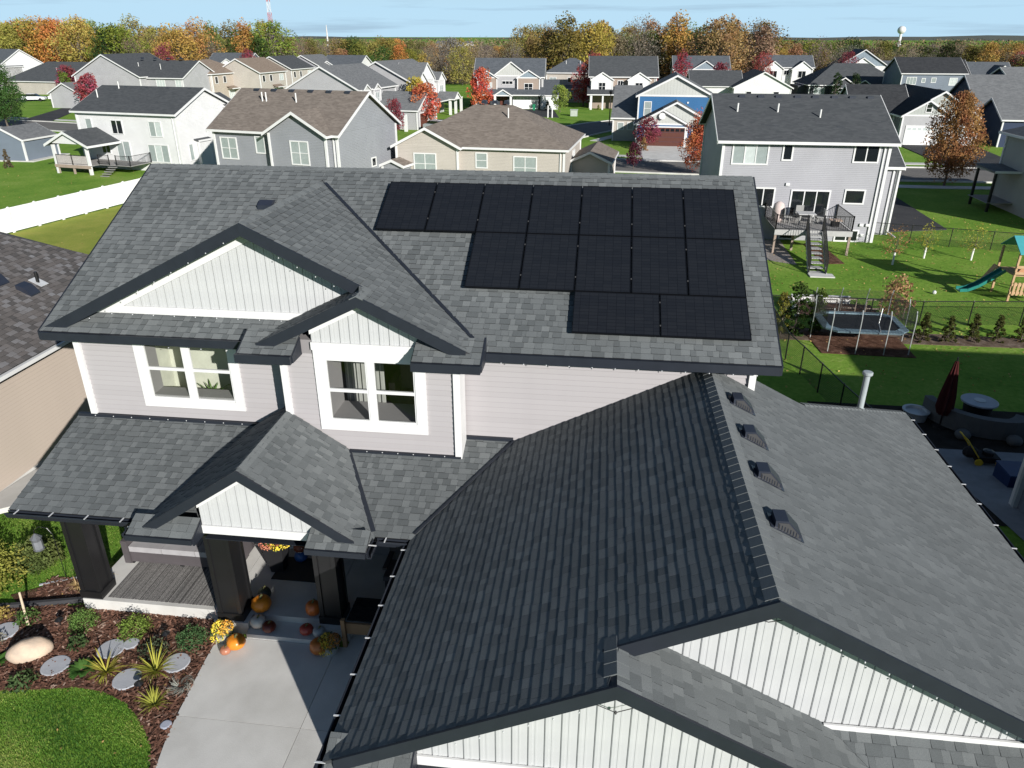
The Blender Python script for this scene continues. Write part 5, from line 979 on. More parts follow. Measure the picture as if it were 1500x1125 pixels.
P0 = Vector((-46, 25, -1.4)); P1 = Vector((-38.7, 63, -1.4)); n = 18
for i in range(n):
    a = P0.lerp(P1, i/n); b_ = P0.lerp(P1, (i+1)/n); put('post', MB().box(a.x-.07, a.y-.07, -1.5, a.x+.07, a.y+.07, .38).lathe((a.x, a.y, .38), [(.11, 0), (.02, .05)], 4), M_vinyl, wf)
    put('fence_panel', MB().bar(a+Vector((0, 0, .92)), b_+Vector((0, 0, .92)), .04, 1.66), M_vinyl, wf)
# ------------------------------------------------------------------ trampoline
T = root('trampoline', (12.15, 33.8, -1.4), 'rectangular trampoline with pale blue edge pad and tall net poles on mulch', 'trampoline')
M_galv = mat('galvanised_tube', (.55, .57, .57), .4, metal=.4); M_pad = mat('pale_blue_vinyl', (.24, .34, .39), .5, c2=(.14, .22, .27), ns=5); M_mat = mat('woven_black', (.015, .018, .022), .6)
tx0, tx1, ty0, ty1, tz = 10.25, 13.95, 32.5, 35.3, -.5
cor = lambda x0, x1, y0, y1, c: [(x0+c, y0), (x1-c, y0), (x1, y0+c), (x1, y1-c), (x1-c, y1), (x0+c, y1), (x0, y1-c), (x0, y0+c)]
oc = cor(tx0, tx1, ty0, ty1, .5); ic = cor(tx0+.32, tx1-.32, ty0+.32, ty1-.32, .35); b = MB()
for i in range(8):
    j = (i+1) % 8; b.hexa([(*oc[i], tz-.04), (*oc[j], tz-.04), (*ic[j], tz-.0), (*ic[i], tz-.0), (*oc[i], tz+.02), (*oc[j], tz+.02), (*ic[j], tz+.05), (*ic[i], tz+.05)])
put('edge_pad', b, M_pad, T); put('jumping_mat', MB().ext([(x, y, tz) for x, y in ic], (0, 0, -.01)), M_mat, T)
for k, (x, y) in enumerate([(10.4, 32.3), (11.55, 32.15), (12.75, 32.15), (13.85, 32.3), (10.4, 35.5), (11.6, 35.6), (12.8, 35.6), (13.85, 35.5), (10.05, 34), (14.15, 34)]):
    o = .12 if y > 34 else -.12
    put('net_pole', MB().tube([(x, y, -1.45), (x, y, .25), (x, y-o*.4, .45), (x, y-o, .62)], .022, 6), M_galv, T)
b = MB()
for (a, c) in [((10.4, 32.35), (13.85, 32.35)), ((10.4, 35.45), (13.85, 35.45)), ((10.2, 32.5), (10.2, 35.3)), ((14.0, 32.5), (14.0, 35.3))]:
    p = Vector((*a, -.45)); q = Vector((*c, -.45)); n = int((q-p).length/.06)
    for i in range(n+1): e = p.lerp(q, i/n); b.bar(e, e+Vector((0, 0, 1.0)), .008, .008)
    for i in range(15): b.bar(p+Vector((0, 0, .07*i)), q+Vector((0, 0, .07*i)), .008, .008)
put('safety_net', b, M_black, T, kind='stuff')
lad = MB().tube([(12.6, 32.6, -.45), (12.75, 33.4, -.35), (12.85, 33.6, .3)], .02, 6); put('ladder', lad, M_galv, T)
M_mulch = ground_mat('bark_mulch', [(.035, .018, .012), (.085, .042, .028), (.15, .08, .055), (.26, .17, .13)], 3.5, 1.)
drive([(10.1, 32.1), (14.1, 32.0), (14.1, 34.5), (9.9, 34.8)], M_mulch, 'mulch_bed', .03); drive([(10.9, 47.3), (12.2, 46.6), (12.4, 52.8), (8.5, 52.8), (9.6, 48.5)], mat('river_rock', (.42, .38, .35), .9, c2=(.2, .17, .15), ns=9), 'rock_bed', .03); drive([(13.9, 47), (15.2, 47.2), (15.0, 51), (13.8, 52)], M_mulch, 'mulch_bed', .03)
drive([(8.4, 33.6), (24, 33.9), (24, 35.0), (8.4, 35.3)], ground_mat('dry_bed', [(.07, .045, .03), (.13, .095, .07), (.28, .22, .18)], 3), 'planting_bed', .02)
# raised garden bed with white wall, cages and bits
q = root('raised_bed', (11.5, 38, -1.4), 'white-walled raised vegetable bed with bare soil behind the trampoline', 'garden bed')
M_frost = mat('white_block', (.75, .74, .72), .8)
for i in range(6): put('block', MB().box(10.2+i*.5, 38.9, -1.4, 10.68+i*.5, 39.1, -.9), M_frost, q)
for i in range(5): put('block', MB().box(10.0, 36.9+i*.42, -1.4, 10.18, 37.28+i*.42, -1.0), M_frost, q)
put('soil', MB().box(10.2, 36.9, -1.4, 14.2, 38.9, -1.28), M_mulch, q)
for i, (x, y) in enumerate([(11.2, 37), (12.2, 37.2), (13.4, 37.2), (14.6, 37.3)]):
    f = MB()
    for a in (0, .7): f.box(x+a, y, -1.4, x+a+.04, y+.04, -.45)
    f.box(x, y, -.49, x+.74, y+.04, -.45).box(x+.04, y, -.95, x+.7, y+.04, -.91)
    put('frame', f, M_ptw, None, ['first', 'second', 'third', 'fourth'][i]+' wooden plant frame from the left behind the trampoline', 'plant frame', 'wooden plant frames behind the trampoline')
# ------------------------------------------------------------------ playset
Ps = root('playset', (22.5, 41.6, -1.4), 'cedar play tower with teal canopy, curved climbing panel and green slide at the right edge', 'playset')
x0, x1, y0, y1 = 21.75, 23.6, 40.7, 42.5
for x in (x0, x1):
    for y in (y0, y1): put('post', MB().box(x-.05, y-.05, -1.5, x+.05, y+.05, 1.2), M_wood1, Ps)
for i in range(9): put('floor_board', MB().box(x0, y0+i*.2, 0.0, x1, y0+i*.2+.17, .04), M_wood1, Ps)
for z in (.12, .45, -.95, -.5): put('rail_board', MB().box(x0-.05, y0-.1, z, x1, y0-.05, z+.14), M_wood1, Ps)
for i in range(9): put('slat', MB().box(x0+.05+i*.2, y0-.13, -1.0, x0+.17+i*.2, y0-.1, -.3), M_wood1, Ps)
put('wall_panel', MB().ext([(x0+.1, y0-.06, .25), (x1, y0-.06, .25), (x1, y0-.06, .8), (x0+1.0, y0-.06, 1.0), (x0+.4, y0-.06, .75)], (0, .04, 0)), mat('orange_cedar', (.5, .25, .13), .7), Ps)
put('canopy', MB().ext([(x0-.1, y0-.2, 1.25), (x0-.1, (y0+y1)/2, 1.95), (x0-.1, y1+.2, 1.25), (x0-.1, y1+.2, 1.2), (x0-.1, (y0+y1)/2, 1.9), (x0-.1, y0-.2, 1.2)], (2.3, 0, 0)), mat('teal_canvas', (.06, .33, .36), .7), Ps)
sl_ = MB(); pts = [(21.75, 41.9, -.05), (21.2, 41.9, -.5), (20.6, 41.9, -.95), (20.1, 41.9, -1.2), (19.7, 41.9, -1.22)]
for (a, b_) in zip(pts, pts[1:]):
    a = Vector(a); b_ = Vector(b_); sl_.bar(a, b_, .5, .04)
    for sgn in (-1, 1): o = Vector((0, sgn*.26, .08)); sl_.bar(a+o, b_+o, .06, .16)
put('slide', sl_, mat('green_plastic', (.02, .2, .17), .3, spec=.5), Ps); put('climbing_ramp', MB().ext([(21.75, 42.5, 0), (20.9, 42.9, -1.4), (21.1, 43.2, -1.4), (21.75, 43, 0)], (.0, 0, .06)), M_wood1, Ps)
put('swing_leg', MB().bar((24.6, 40.9, 1.0), (23.2, 39.3, -1.4), .09, .09), M_wood1, Ps); put('swing_leg', MB().bar((24.6, 40.9, 1.0), (24.8, 42.6, -1.4), .09, .09), M_wood1, Ps); put('swing_beam', MB().bar((23.6, 41.6, 1.0), (27, 40, 1.0), .1, .14), M_wood1, Ps)
put('ball', MB().blob((18.4, 41.6, -1.3), .11, .11, .11, 8, 6), M_white, None, 'small white ball lying on the lawn left of the slide', 'ball')
# ------------------------------------------------------------------ shaded patio at the right
put('planting_bed', grid([8.3+.5*i for i in range(20)], [18+.5*i for i in range(19)], .02), ground_mat('dark_mulch', [(.012, .011, .01), (.03, .026, .022), (.05, .045, .04)], 2.), kind='structure')  # very dark mulch colour over the whole bed
b = MB(); rl_ = random.Random(8)
for i in range(2600):
    t = rl_.random(); x, y = (rl_.uniform(7.5, 32), rl_.uniform(28, 62)) if t < .7 else (rl_.uniform(-14, -6.7), rl_.uniform(6.5, 13)) if t < .74 else (rl_.uniform(-10, 14), rl_.uniform(84, 100)) if t < .85 else (rl_.uniform(-60, -34), rl_.uniform(30, 76))
    s_ = .028 if y < 14 else .06; leafquad(b, Vector((x, y, gz(x, y)+.035)), s_, rl_, rl_.random(), 2)
colored0 = put('fallen_leaves', b, M_leaf, label='scattered fallen yellow-brown leaves on the lawns', cat='leaves', kind='stuff'); colored0.color = (.4, .26, .08, 1)
lp = root('street_lamp', (.6, 124.6, -1.4), 'slim dark street lamp at the corner before the two-dormer house', 'street lamp'); put('pole', MB().lathe((.6, 124.6, -1.4), [(.09, 0), (.06, 4.6)], 8), M_black, lp); put('lamp_head', MB().lathe((.6, 124.6, 3.2), [(.12, 0), (.3, .4), (.1, .6)], 8), M_black, lp)
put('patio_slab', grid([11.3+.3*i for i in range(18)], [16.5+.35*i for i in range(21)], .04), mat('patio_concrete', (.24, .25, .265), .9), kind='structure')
for i in range(2): put('firepit' if i == 0 else 'firepit_bowl', MB().lathe((11.9, 26.0, -1.4), [(.38, 0), (.42, .3), (.47, .34), (.47, .38), (.36, .38), (.34, .3)], 24), M_galv if i == 0 else M_galv, None, 'round fire pit bowl with pale rim beside the umbrella', 'fire pit') if i == 0 else None
U = root('patio_umbrella', (12.55, 25.4, -1.4), 'closed dark red patio umbrella standing in the shade', 'umbrella')
put('pole', MB().lathe((12.55, 25.4, -1.4), [(.025, 0), (.025, 2.75)], 8), M_black, U); b = MB(); pr = []
for k, (r_, z) in enumerate([(.2, .55), (.3, .8), (.27, 1.3), (.17, 2.0), (.06, 2.6)]): pr.append((r_, z))
b.lathe((12.55, 25.4, -1.4), pr, 16); b.v = [(12.55+(x-12.55)*(1 if i % 2 else .62), 25.4+(y-25.4)*(1 if i % 2 else .62), z) for i, (x, y, z) in enumerate(b.v)]
put('canopy', b, mat('dark_red_canvas', (.06, .009, .009), .9), U); put('base', MB().lathe((12.55, 25.4, -1.4), [(.28, 0), (.26, .08), (.05, .1)], 16), M_black, U)
Sf = root('curved_sofa', (13.8, 25.1, -1.4), 'curved outdoor sofa wrapping the round white table', 'sofa')
def arc(c, r, a0, a1, n): return [Vector((c[0]+math.cos(R(a0+(a1-a0)*i/n))*r, c[1]+math.sin(R(a0+(a1-a0)*i/n))*r, 0)) for i in range(n+1)]
cc = (14.3, 26.5)
def arcbox(r0, r1, z0, z1, a0, a1, n=14):
    A = arc(cc, r0, a0, a1, n); B = arc(cc, r1, a0, a1, n); b = MB()
    for i in range(n): b.hexa([(p.x, p.y, z) for z in (z0, z1) for p in (A[i], A[i+1], B[i+1], B[i])])
    return b
M_tarp = mat('taupe_cover', (.11, .115, .115), .8)
put('seat', arcbox(1.15, 1.85, -1.4, -.95, 185, 330), M_tarp, Sf); put('backrest', arcbox(1.75, 2.05, -1.3, -.6, 183, 332), M_tarp, Sf)
Tt = root('round_table', (14.3, 26.6, -1.4), 'round white-topped table inside the curved sofa', 'table'); put('tabletop', MB().lathe((14.3, 26.6, -.85), [(.62, 0), (.62, .05), (.6, .06)], 28), mat('frosted_top', (.36, .38, .42), .3), Tt); put('base', MB().lathe((14.3, 26.6, -1.4), [(.45, 0), (.5, .55)], 16), M_blackr, Tt); put('burner_lid', MB().lathe((14.3, 26.6, -.79), [(.2, 0), (.2, .02)], 16), M_galv, Tt)
for i, (x, y) in enumerate([(12.95, 24.5), (14.5, 24.2)]): put('stool', MB().blob((x, y, gz(x, y)+.18), .26, .26, .2, 12, 7), M_tarp, None, ('left' if i == 0 else 'right')+' round dark pouf in front of the curved sofa', 'pouf', smooth=True)
mx_, my_ = 12.75, 22.55; mz_ = gz(mx_, my_)+.05
Mo = root('lawn_mower', (mx_, my_, mz_), 'push lawn mower with yellow handle and yellow wheel on the patio slab', 'lawn mower'); M_yel = mat('yellow_paint', (.6, .42, .03), .4)
put('deck', MB().ext([(mx_-.3, my_-.25, mz_+.1), (mx_+.45, my_-.25, mz_+.1), (mx_+.4, my_-.25, mz_+.28), (mx_-.25, my_-.25, mz_+.3)], (0, .5, 0)), M_blackr, Mo); put('engine', MB().lathe((mx_+.1, my_, mz_+.28), [(.18, 0), (.17, .14), (.08, .18)], 12), M_black, Mo)
put('handle', MB().tube([(mx_-.25, my_-.22, mz_+.25), (mx_-.75, my_-.24, mz_+.9), (mx_-.85, my_-.15, mz_+.98), (mx_-.85, my_+.15, mz_+.98), (mx_-.75, my_+.24, mz_+.9), (mx_-.25, my_+.22, mz_+.25)], .022, 6), M_yel, Mo)
put('grass_bag', MB().blob((mx_-.45, my_, mz_+.35), .25, .2, .2, 8, 6), M_blackr, Mo)
for a in (-.25, .38):
    for d in (-.28, .28):
        w_ = MB(); c = Vector((mx_+a, my_+d, mz_+.12)); w_.tube([c-Vector((0, .03, 0)), c+Vector((0, .03, 0))], .12, 14); put('wheel', w_, M_yel if d < 0 else M_blackr, Mo)
cx_, cy_ = 12.95, 21.1; cz_ = gz(cx_, cy_)+.05
Co = root('cooler', (cx_, cy_, cz_), 'dark blue cooler chest on the shaded patio slab', 'cooler'); put('body', MB().box(cx_-.35, cy_-.45, cz_-.15, cx_+.35, cy_+.45, cz_+.38), mat('blue_plastic', (.012, .03, .1), .4), Co); put('lid', MB().box(cx_-.37, cy_-.47, cz_+.385, cx_+.37, cy_+.47, cz_+.46), mat('blue_lid', (.02, .045, .13), .4), Co)
# ------------------------------------------------------------------ cars, bins, mast, tower
def car(x, y, z, rz, label, m):
    c = root('parked_car', (x, y, z), label, 'car', None, rz); f = lambda n_, b, mm: put(n_, b, mm, c, local=True)
    sec = [(-2.2, .45, .35), (-2.1, .85, .3), (-1.0, .95, .3), (.9, 1.0, .3), (2.0, .95, .3), (2.2, .5, .35)]
    f('body', MB().ext([(-2.25, -.88, .35), (-2.25, -.88, .62), (-2.1, -.88, .82), (-1.0, -.88, .95), (1.9, -.88, 1.0), (2.25, -.88, .85), (2.25, -.88, .35)], (0, 1.76, 0)), m)
    f('cabin', MB().ext([(-1.2, -.78, .94), (-.5, -.68, 1.42), (1.1, -.68, 1.46), (1.9, -.78, .98)], (0, 1.46, 0)), M_dk); f('roof', MB().box(-.5, -.66, 1.44, 1.1, .66, 1.49), m)
    for a in (-1.4, 1.4):
        for d in (-.85, .85): f('wheel', MB().tube([(a, d-.1, .32), (a, d+.1, .32)], .32, 14), M_blackr)
    for d in (-.6, .6): f('headlight', MB().box(-2.28, d-.15, .6, -2.24, d+.15, .72), M_alu); f('tail_light', MB().box(2.24, d-.15, .75, 2.28, d+.15, .88), M_redd)
M_carw = mat('white_car_paint', (.75, .76, .78), .2, spec=.6)
car(-121, 156, -1.36, 200, 'nearer white parked car on the drive at the upper left', M_carw); car(-117, 159, -1.36, 200, 'farther white parked car beside the other at the upper left', M_carw); car(-24.5, 113.6, -1.36, 150, 'silver car parked beside the orange-red tree', mat('silver_car_paint', (.45, .47, .5), .25, spec=.6))
for i, (x, y, c, lb) in enumerate([(-13.6, 149.3, (.02, .2, .1), 'green wheelie bin before the white garage doors'), (-31.8, 129, (.02, .22, .12), 'green wheelie bin beside the yellow tree'), (-24.2, 112.0, (.1, .35, .25), 'pale green wheelie bin by the silver car'), (-30.9, 66.2, (.4, .03, .02), 'red bin beside the white house side wall'), (-30.2, 66.5, (.03, .05, .08), 'dark bin beside the red one')]):
    if i == 3: x, y = -35.6, 69.5
    if i == 4: x, y = -34.9, 69.2
    r = root('wheelie_bin', (x, y, -1.4), lb, 'bin'); m = mat('bin_plastic%s' % 'abcde'[i], c, .5); put('body', MB().lathe((x, y, -1.38), [(.28, 0), (.38, 1.0)], 4), m, r); put('lid', MB().lathe((x, y, -.37), [(.42, 0), (.4, .06), (.2, .1)], 4), m, r)
put('utility_cabinet', MB().box(-6.2, 139, -1.4, -5.0, 140, -.4).box(-6.3, 138.9, -.4, -4.9, 140.1, -.3), mat('cabinet_green', (.42, .46, .42), .6), None, 'pale grey-green utility cabinet on the corner lawn', 'utility cabinet')
Ma = root('radio_mast', (-272.7, 640, -2), 'tall red and white lattice radio mast at the upper left', 'mast'); M_mr = mat('mast_red', (.5, .08, .05), .6)
for seg in range(10):
    b = MB(); z0 = -2+seg*7.5; w0 = 2.5-.2*seg; w1 = 2.5-.2*(seg+1); 
    for k in range(3):
        a = k*2.094; a2 = a+2.094; p = lambda aa, w_, z: (-272.7+math.cos(aa)*w_, 640+math.sin(aa)*w_, z)
        b.bar(p(a, w0, z0), p(a, w1, z0+7.5), .2, .2); b.bar(p(a, w0, z0), p(a2, w1, z0+7.5), .12, .12); b.bar(p(a2, w0, z0), p(a, w1, z0+7.5), .12, .12); b.bar(p(a, w1, z0+7.5), p(a2, w1, z0+7.5), .12, .12)
    put('lattice_section', b, M_mr if seg % 2 else M_white, Ma)
put('slender_spire', MB().lathe((-336, 950, -2), [(1.2, 0), (.8, 18), (.3, 25)], 8), M_conc, None, 'small grey spire on the horizon right of the radio mast', 'spire')
Wt = root('water_tower', (411.6, 1230, -2), 'white spherical water tower on the horizon at the right', 'water tower'); put('tank', MB().blob((411.6, 1230, 20), 5.6, 5.6, 5.2, 20, 12), M_white, Wt, smooth=True); put('stem', MB().lathe((411.6, 1230, -2), [(4, 0), (2, 6), (1.8, 19)], 12), M_white, Wt)
#PART4
# ------------------------------------------------------------------ front walk, porch, planting bed
def cpoly(poly, x0, x1, y0, y1):
    for ax, v, k in ((0, x0, True), (0, x1, False), (1, y0, True), (1, y1, False)): poly = clip(poly, ax, v, k) if poly else poly
    return poly
WK = [(-7.46, 11.05), (-7.42, 10.4), (-7.36, 9.8), (-7.3, 9.2), (-7.22, 8.6), (-7.08, 8.0), (-6.85, 7.3), (-6.5, 6.6), (-6.0, 5.9), (-5.5, 5.3), (-5.2, 4.5), (-2.9, 4.5), (-2.9, 11.5), (-4.7, 11.5), (-4.7, 11.05)]
wk = put('front_walk', MB().ext([(x, y, .012) for x, y in WK], (0, 0, -.08)), M_blackr, kind='structure')
for ya, yb in ((4.5, 7.1), (7.11, 9.04), (9.05, 11.6)):
    for xa, xb in ((-8, -4.92), (-4.91, -2.9)):
        q = cpoly(WK, xa, xb, ya, yb)
        if len(q) > 2: put('concrete_slab', MB().ext([(x, y, .04) for x, y in q], (0, 0, -.06)), M_conc, wk)
M_bed = M_mulch; BED = [(-14.5, 9.3), (-13, 9.12), (-10.97, 9.21), (-10.21, 9.33), (-9.59, 9.46), (-9.01, 9.43), (-8.4, 9.23), (-7.82, 8.83), (-7.36, 8.35), (-7.04, 7.7), (-6.8, 7.2), (-7.08, 8.0), (-7.22, 8.6), (-7.3, 9.2), (-7.36, 9.8), (-7.42, 10.4), (-7.46, 11.5), (-10.72, 11.6), (-12.4, 11.35), (-14.5, 11.05)]
put('mulch_bed', MB().ext([(x, y, .02) for x, y in BED], (0, 0, -.06)), M_mulch, kind='structure')
put('mulch_bed', MB().ext([(-10.75, 11.85, .02), (-10.75, 13.0, .0), (-11.3, 12.7, .0), (-12.7, 11.7, .02), (-12.3, 11.45, .02)], (0, 0, -.06)), M_mulch, kind='structure')
def inside(p, poly):
    c = False
    for i in range(len(poly)):
        (x0, y0), (x1, y1) = poly[i-1], poly[i]
        if (y0 > p[1]) != (y1 > p[1]) and p[0] < x0+(x1-x0)*(p[1]-y0)/(y1-y0): c = not c
    return c
rc = random.Random(5); b = MB()
def chip(x, y, z=.02):
    a = rc.uniform(0, 3.14); l = rc.uniform(.02, .07); w_ = rc.uniform(.008, .02); d = Vector((math.cos(a), math.sin(a), rc.uniform(-.25, .25)))*l; e = Vector((-d.y, d.x, 0)).normalized()*w_; c = Vector((x, y, z+rc.uniform(.005, .03)))
    b.add([c-d-e, c+d-e, c+d+e, c-d+e], [(0, 1, 2, 3)], min(1, max(0, rc.gauss(.4, .28))))
k = 0
while k < 9000:
    x = rc.uniform(-13.5, -6.8); y = rc.uniform(7.2, 11.6)
    if inside((x, y), BED): chip(x, y); k += 1
for _ in range(900): chip(rc.uniform(-12.2, -10.8), rc.uniform(11.75, 12.4), .0)
def chip_mat():
    m = bpy.data.materials.new('wood_chips'); m.use_nodes = True; nt = m.node_tree; bs = nt.nodes['Principled BSDF']; L = nt.links.new; bs.inputs['Roughness'].default_value = .85
    at = N(nt, 'ShaderNodeAttribute', attribute_name='tone'); rp = N(nt, 'ShaderNodeValToRGB'); e = rp.color_ramp.elements; e[0].color = (.06, .026, .015, 1); e[1].color = (.5, .35, .27, 1); e.new(.5).color = (.19, .085, .052, 1); e.new(.78).color = (.28, .145, .1, 1)
    L(at.outputs['Fac'], rp.inputs[0]); L(rp.outputs[0], bs.inputs['Base Color']); return m
put('wood_chips', b, chip_mat(), label='reddish brown bark chips covering the front planting bed', cat='mulch', kind='stuff')
# grass blades near the camera
b = MB(); rg = random.Random(11)
def blade(x, y, z, h, tn):
    a = rg.uniform(0, 6.28); w_ = .007; lx = math.cos(a)*h*rg.uniform(.2, .8); ly = math.sin(a)*h*rg.uniform(.2, .8); ex = -math.sin(a)*w_; ey = math.cos(a)*w_
    b.add([(x-ex, y-ey, z), (x+ex, y+ey, z), (x+lx, y+ly, z+h)], [(0, 1, 2)], tn)
def patch(x, y): return .5+.25*math.sin(x*1.7+math.sin(y*2.3)*1.5)+.22*math.sin(y*3.1+x*.9+1.3*math.sin(x*2.1))
k = 0
while k < 52000:
    x = rg.uniform(-12.2, -6.7); y = rg.uniform(6.4, 9.5)
    if not inside((x, y), BED) and not inside((x, y), WK) and y < 9.46: blade(x, y, 0, rg.uniform(.018, .04), min(1, max(0, patch(x, y)+rg.gauss(0, .22)))); k += 1
for k in range(26000):
    x = rg.uniform(-15.4, -10.8); y = rg.uniform(11.2, 15)
    if y < 11.3+(x+12.6)*-.0 and x > -14: continue
    if x > -12.6 and y < 12.6 and (x+12.6)*.8+11.6 > y: continue
    blade(x, y, gz(x, y), rg.uniform(.018, .04), min(1, max(0, patch(x, y)+rg.gauss(0, .22))))
def blade_mat():
    m = bpy.data.materials.new('grass_blades'); m.use_nodes = True; nt = m.node_tree; bs = nt.nodes['Principled BSDF']; L = nt.links.new; bs.inputs['Roughness'].default_value = .7; bs.inputs['Specular IOR Level'].default_value = .2
    at = N(nt, 'ShaderNodeAttribute', attribute_name='tone'); rp = N(nt, 'ShaderNodeValToRGB'); e = rp.color_ramp.elements; e[0].color = (.03, .09, .01, 1); e[1].color = (.22, .26, .06, 1); e.new(.5).color = (.075, .17, .018, 1); e.new(.8).color = (.13, .23, .03, 1)
    L(at.outputs['Fac'], rp.inputs[0]); L(rp.outputs[0], bs.inputs['Base Color']); return m
put('grass', b, blade_mat(), label='short green grass blades of the front lawn', cat='grass', kind='stuff')
M_step = mat('grey_stepping_stone', (.42, .43, .46), .9, c2=(.36, .37, .4), bump=.3)
# edging, path at the left
put('edging', MB().ext([(-14.5, 11.05, .12), (-12.4, 11.37, .12), (-10.75, 11.8, .12), (-10.75, 11.72, .12), (-12.4, 11.29, .12), (-14.5, 10.97, .12)], (0, 0, -.14)), mat('dark_timber', (.05, .05, .055), .7), None, 'long dark timber edging between mulch bed and side lawn', 'edging')
put('side_path', MB().ext([(-16.1, 14.2, .03), (-15.2, 14.9, .02), (-15.5, 16.2, -.1), (-16.1, 17.5, -.2), (-16.1, 14.2, .03)][:4], (0, 0, -.15)), M_conc, kind='structure')
put('edging_stone', MB().bar((-12.3, 12.1, .0), (-11.0, 12.75, -.01), .05, .05), M_step, None, 'row of pale edging stones beside the small mulch strip', 'edging')
# stones
for i, (x, y, r_, lb) in enumerate([(-12.0, 10.62, .28, 'round grey stepping stone at the left edge beside the dry plant'), (-10.3, 9.89, .27, 'round grey stepping stone right of the boulder'), (-9.47, 10.44, .27, 'round grey stepping stone behind the left yellow grass'), (-8.69, 9.74, .27, 'round grey stepping stone nearest the front lawn'), (-7.95, 10.25, .26, 'round grey stepping stone nearest the walk, beside yellow grass')]):
    put('stepping_stone', MB().lathe((x, y, .0), [(r_, 0), (r_, .045), (r_-.015, .055), (.01, .056)], 28), M_step, None, lb, 'stepping stone', 'round stepping stones in the mulch')
put('garden_stone', MB().lathe((-9.15, 10.62, 0), [(.16, 0), (.16, .05), (.14, .06), (.01, .061)], 20), M_step, None, 'small round grey stone overlapping a stepping stone', 'garden stone')
# boulder
b = MB().blob((0, 0, .1), .42, .26, .26, 22, 14); rb = random.Random(3)
from mathutils import noise as mn
b.v = [tuple(Vector(p)*(1+.16*mn.noise(Vector(p)*2.2)+.05*mn.noise(Vector(p)*6))) for p in b.v]; cr, sr = math.cos(R(38)), math.sin(R(38)); b.v = [(-11.0+x*cr-y*sr, 10.12+x*sr+y*cr, z+.03) for x, y, z in b.v]
put('boulder', b, mat('pink_granite', (.62, .47, .35), .85, c2=(.42, .34, .27), ns=5, nd=9, bump=.5, bs=25), None, 'smooth tan boulder lying in the mulch', 'boulder', smooth=True)
# plants
def colored(o, c): o.color = (*c, 1); return o
def mound(x, y, r_, h, c, lb, n=1500, s=.018, cat='shrub'):
    rr = random.Random(int(abs(x*100))); b = MB()
    for i in range(n):
        th = math.acos(rr.uniform(-.1, 1)); a = rr.uniform(0, 6.28); q = rr.uniform(.55, 1.05)*(1+.12*math.sin(a*5+th*4))
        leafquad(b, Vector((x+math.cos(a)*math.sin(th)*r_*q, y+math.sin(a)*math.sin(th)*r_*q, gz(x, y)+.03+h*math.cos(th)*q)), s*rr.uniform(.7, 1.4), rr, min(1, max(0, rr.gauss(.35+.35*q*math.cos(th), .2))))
    return colored(put('shrub', b, M_leaf, None, lb, cat), c)
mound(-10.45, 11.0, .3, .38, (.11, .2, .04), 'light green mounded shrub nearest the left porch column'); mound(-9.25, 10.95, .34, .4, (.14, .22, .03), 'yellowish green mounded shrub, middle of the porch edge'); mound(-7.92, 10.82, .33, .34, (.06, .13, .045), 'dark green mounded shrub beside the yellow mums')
mound(-10.2, 10.45, .2, .25, (.05, .09, .03), 'thin green perennial behind the hosta', 260, .03, 'plant'); mound(-10.65, 9.42, .28, .2, (.06, .1, .035), 'sparse dark green plant between boulder and lawn', 260, .035, 'plant'); mound(-8.55, 10.45, .3, .28, (.06, .08, .045), 'dark leggy plant behind the tall yellow grass', 330, .03, 'plant'); mound(-11.75, 11.0, .25, .3, (.07, .13, .03), 'small green plant by the tan stake', 300, .03, 'plant'); mound(-12.0, 10.3, .25, .2, (.2, .19, .14), 'dry greyish plant left of the boulder', 260, .025, 'plant'); mound(-12.4, 11.05, .22, .22, (.35, .27, .06), 'yellowing plant at the left edge of the bed', 260, .03, 'plant')
def straps(x, y, n, ln_, w_, c, lb, droop=.5, lean=(0, 0), z=0., curl=0, name='grass_plant', broad=False):
    rr = random.Random(int(abs(x*77+y*13))); b = MB()
    for i in range(n):
        a = rr.uniform(0, 6.28); L_ = ln_*rr.uniform(.6, 1.1); up = rr.uniform(.35, 1.1)*(.6 if broad else 1); d = Vector((math.cos(a)+lean[0], math.sin(a)+lean[1], 0)); e = Vector((-math.sin(a), math.cos(a), 0)); P = []
        for k in range(5):
            t = k/4; P.append(Vector((x, y, z))+d*L_*t*(.75)+Vector((0, 0, L_*(up*t-droop*t*t)+.02))+e*curl*math.sin(t*3)*L_)
        tn = min(1, max(0, rr.gauss(.55, .22)))
        for k in range(4):
            wf = [.45, 1, 1, .7, .05] if broad else [1, .9, .8, .6, .1]; b.add([P[k]-e*w_*wf[k], P[k]+e*w_*wf[k], P[k+1]+e*w_*wf[k+1], P[k+1]-e*w_*wf[k+1]], [(0, 1, 2, 3)], tn)
    return colored(put(name, b, M_leaf, None, lb, 'plant'), c)
straps(-9.2, 9.86, 70, .5, .011, (.38, .36, .04), 'left clump of yellow-green strap grass beside the hosta', .35); straps(-8.25, 10.0, 90, .6, .011, (.34, .35, .04), 'tallest clump of yellow-green strap grass near the walk', .3); straps(-7.82, 9.22, 60, .42, .012, (.3, .32, .04), 'small yellow-green clump at the point of the lawn', .35)
straps(-9.7, 9.85, 130, .36, .035, (.06, .15, .025), 'large green hosta with broad drooping leaves', .35, broad=True, name='hosta'); straps(-11.55, 9.85, 45, .35, .05, (.06, .16, .025), 'green hosta cut by the left picture edge', .3, broad=True, name='hosta')
straps(-7.58, 9.7, 90, .38, .006, (.3, .31, .27), 'curled grey-green grass mound beside the walk', .85, curl=.4); straps(-10.95, 12.35, 110, .75, .008, (.36, .3, .12), 'arching straw and green grass beside the left porch column', .6, z=gz(0, 12.3)); straps(-11.4, 12.15, 30, .3, .012, (.5, .36, .15), 'small dried grass clump in the side mulch strip', .5)
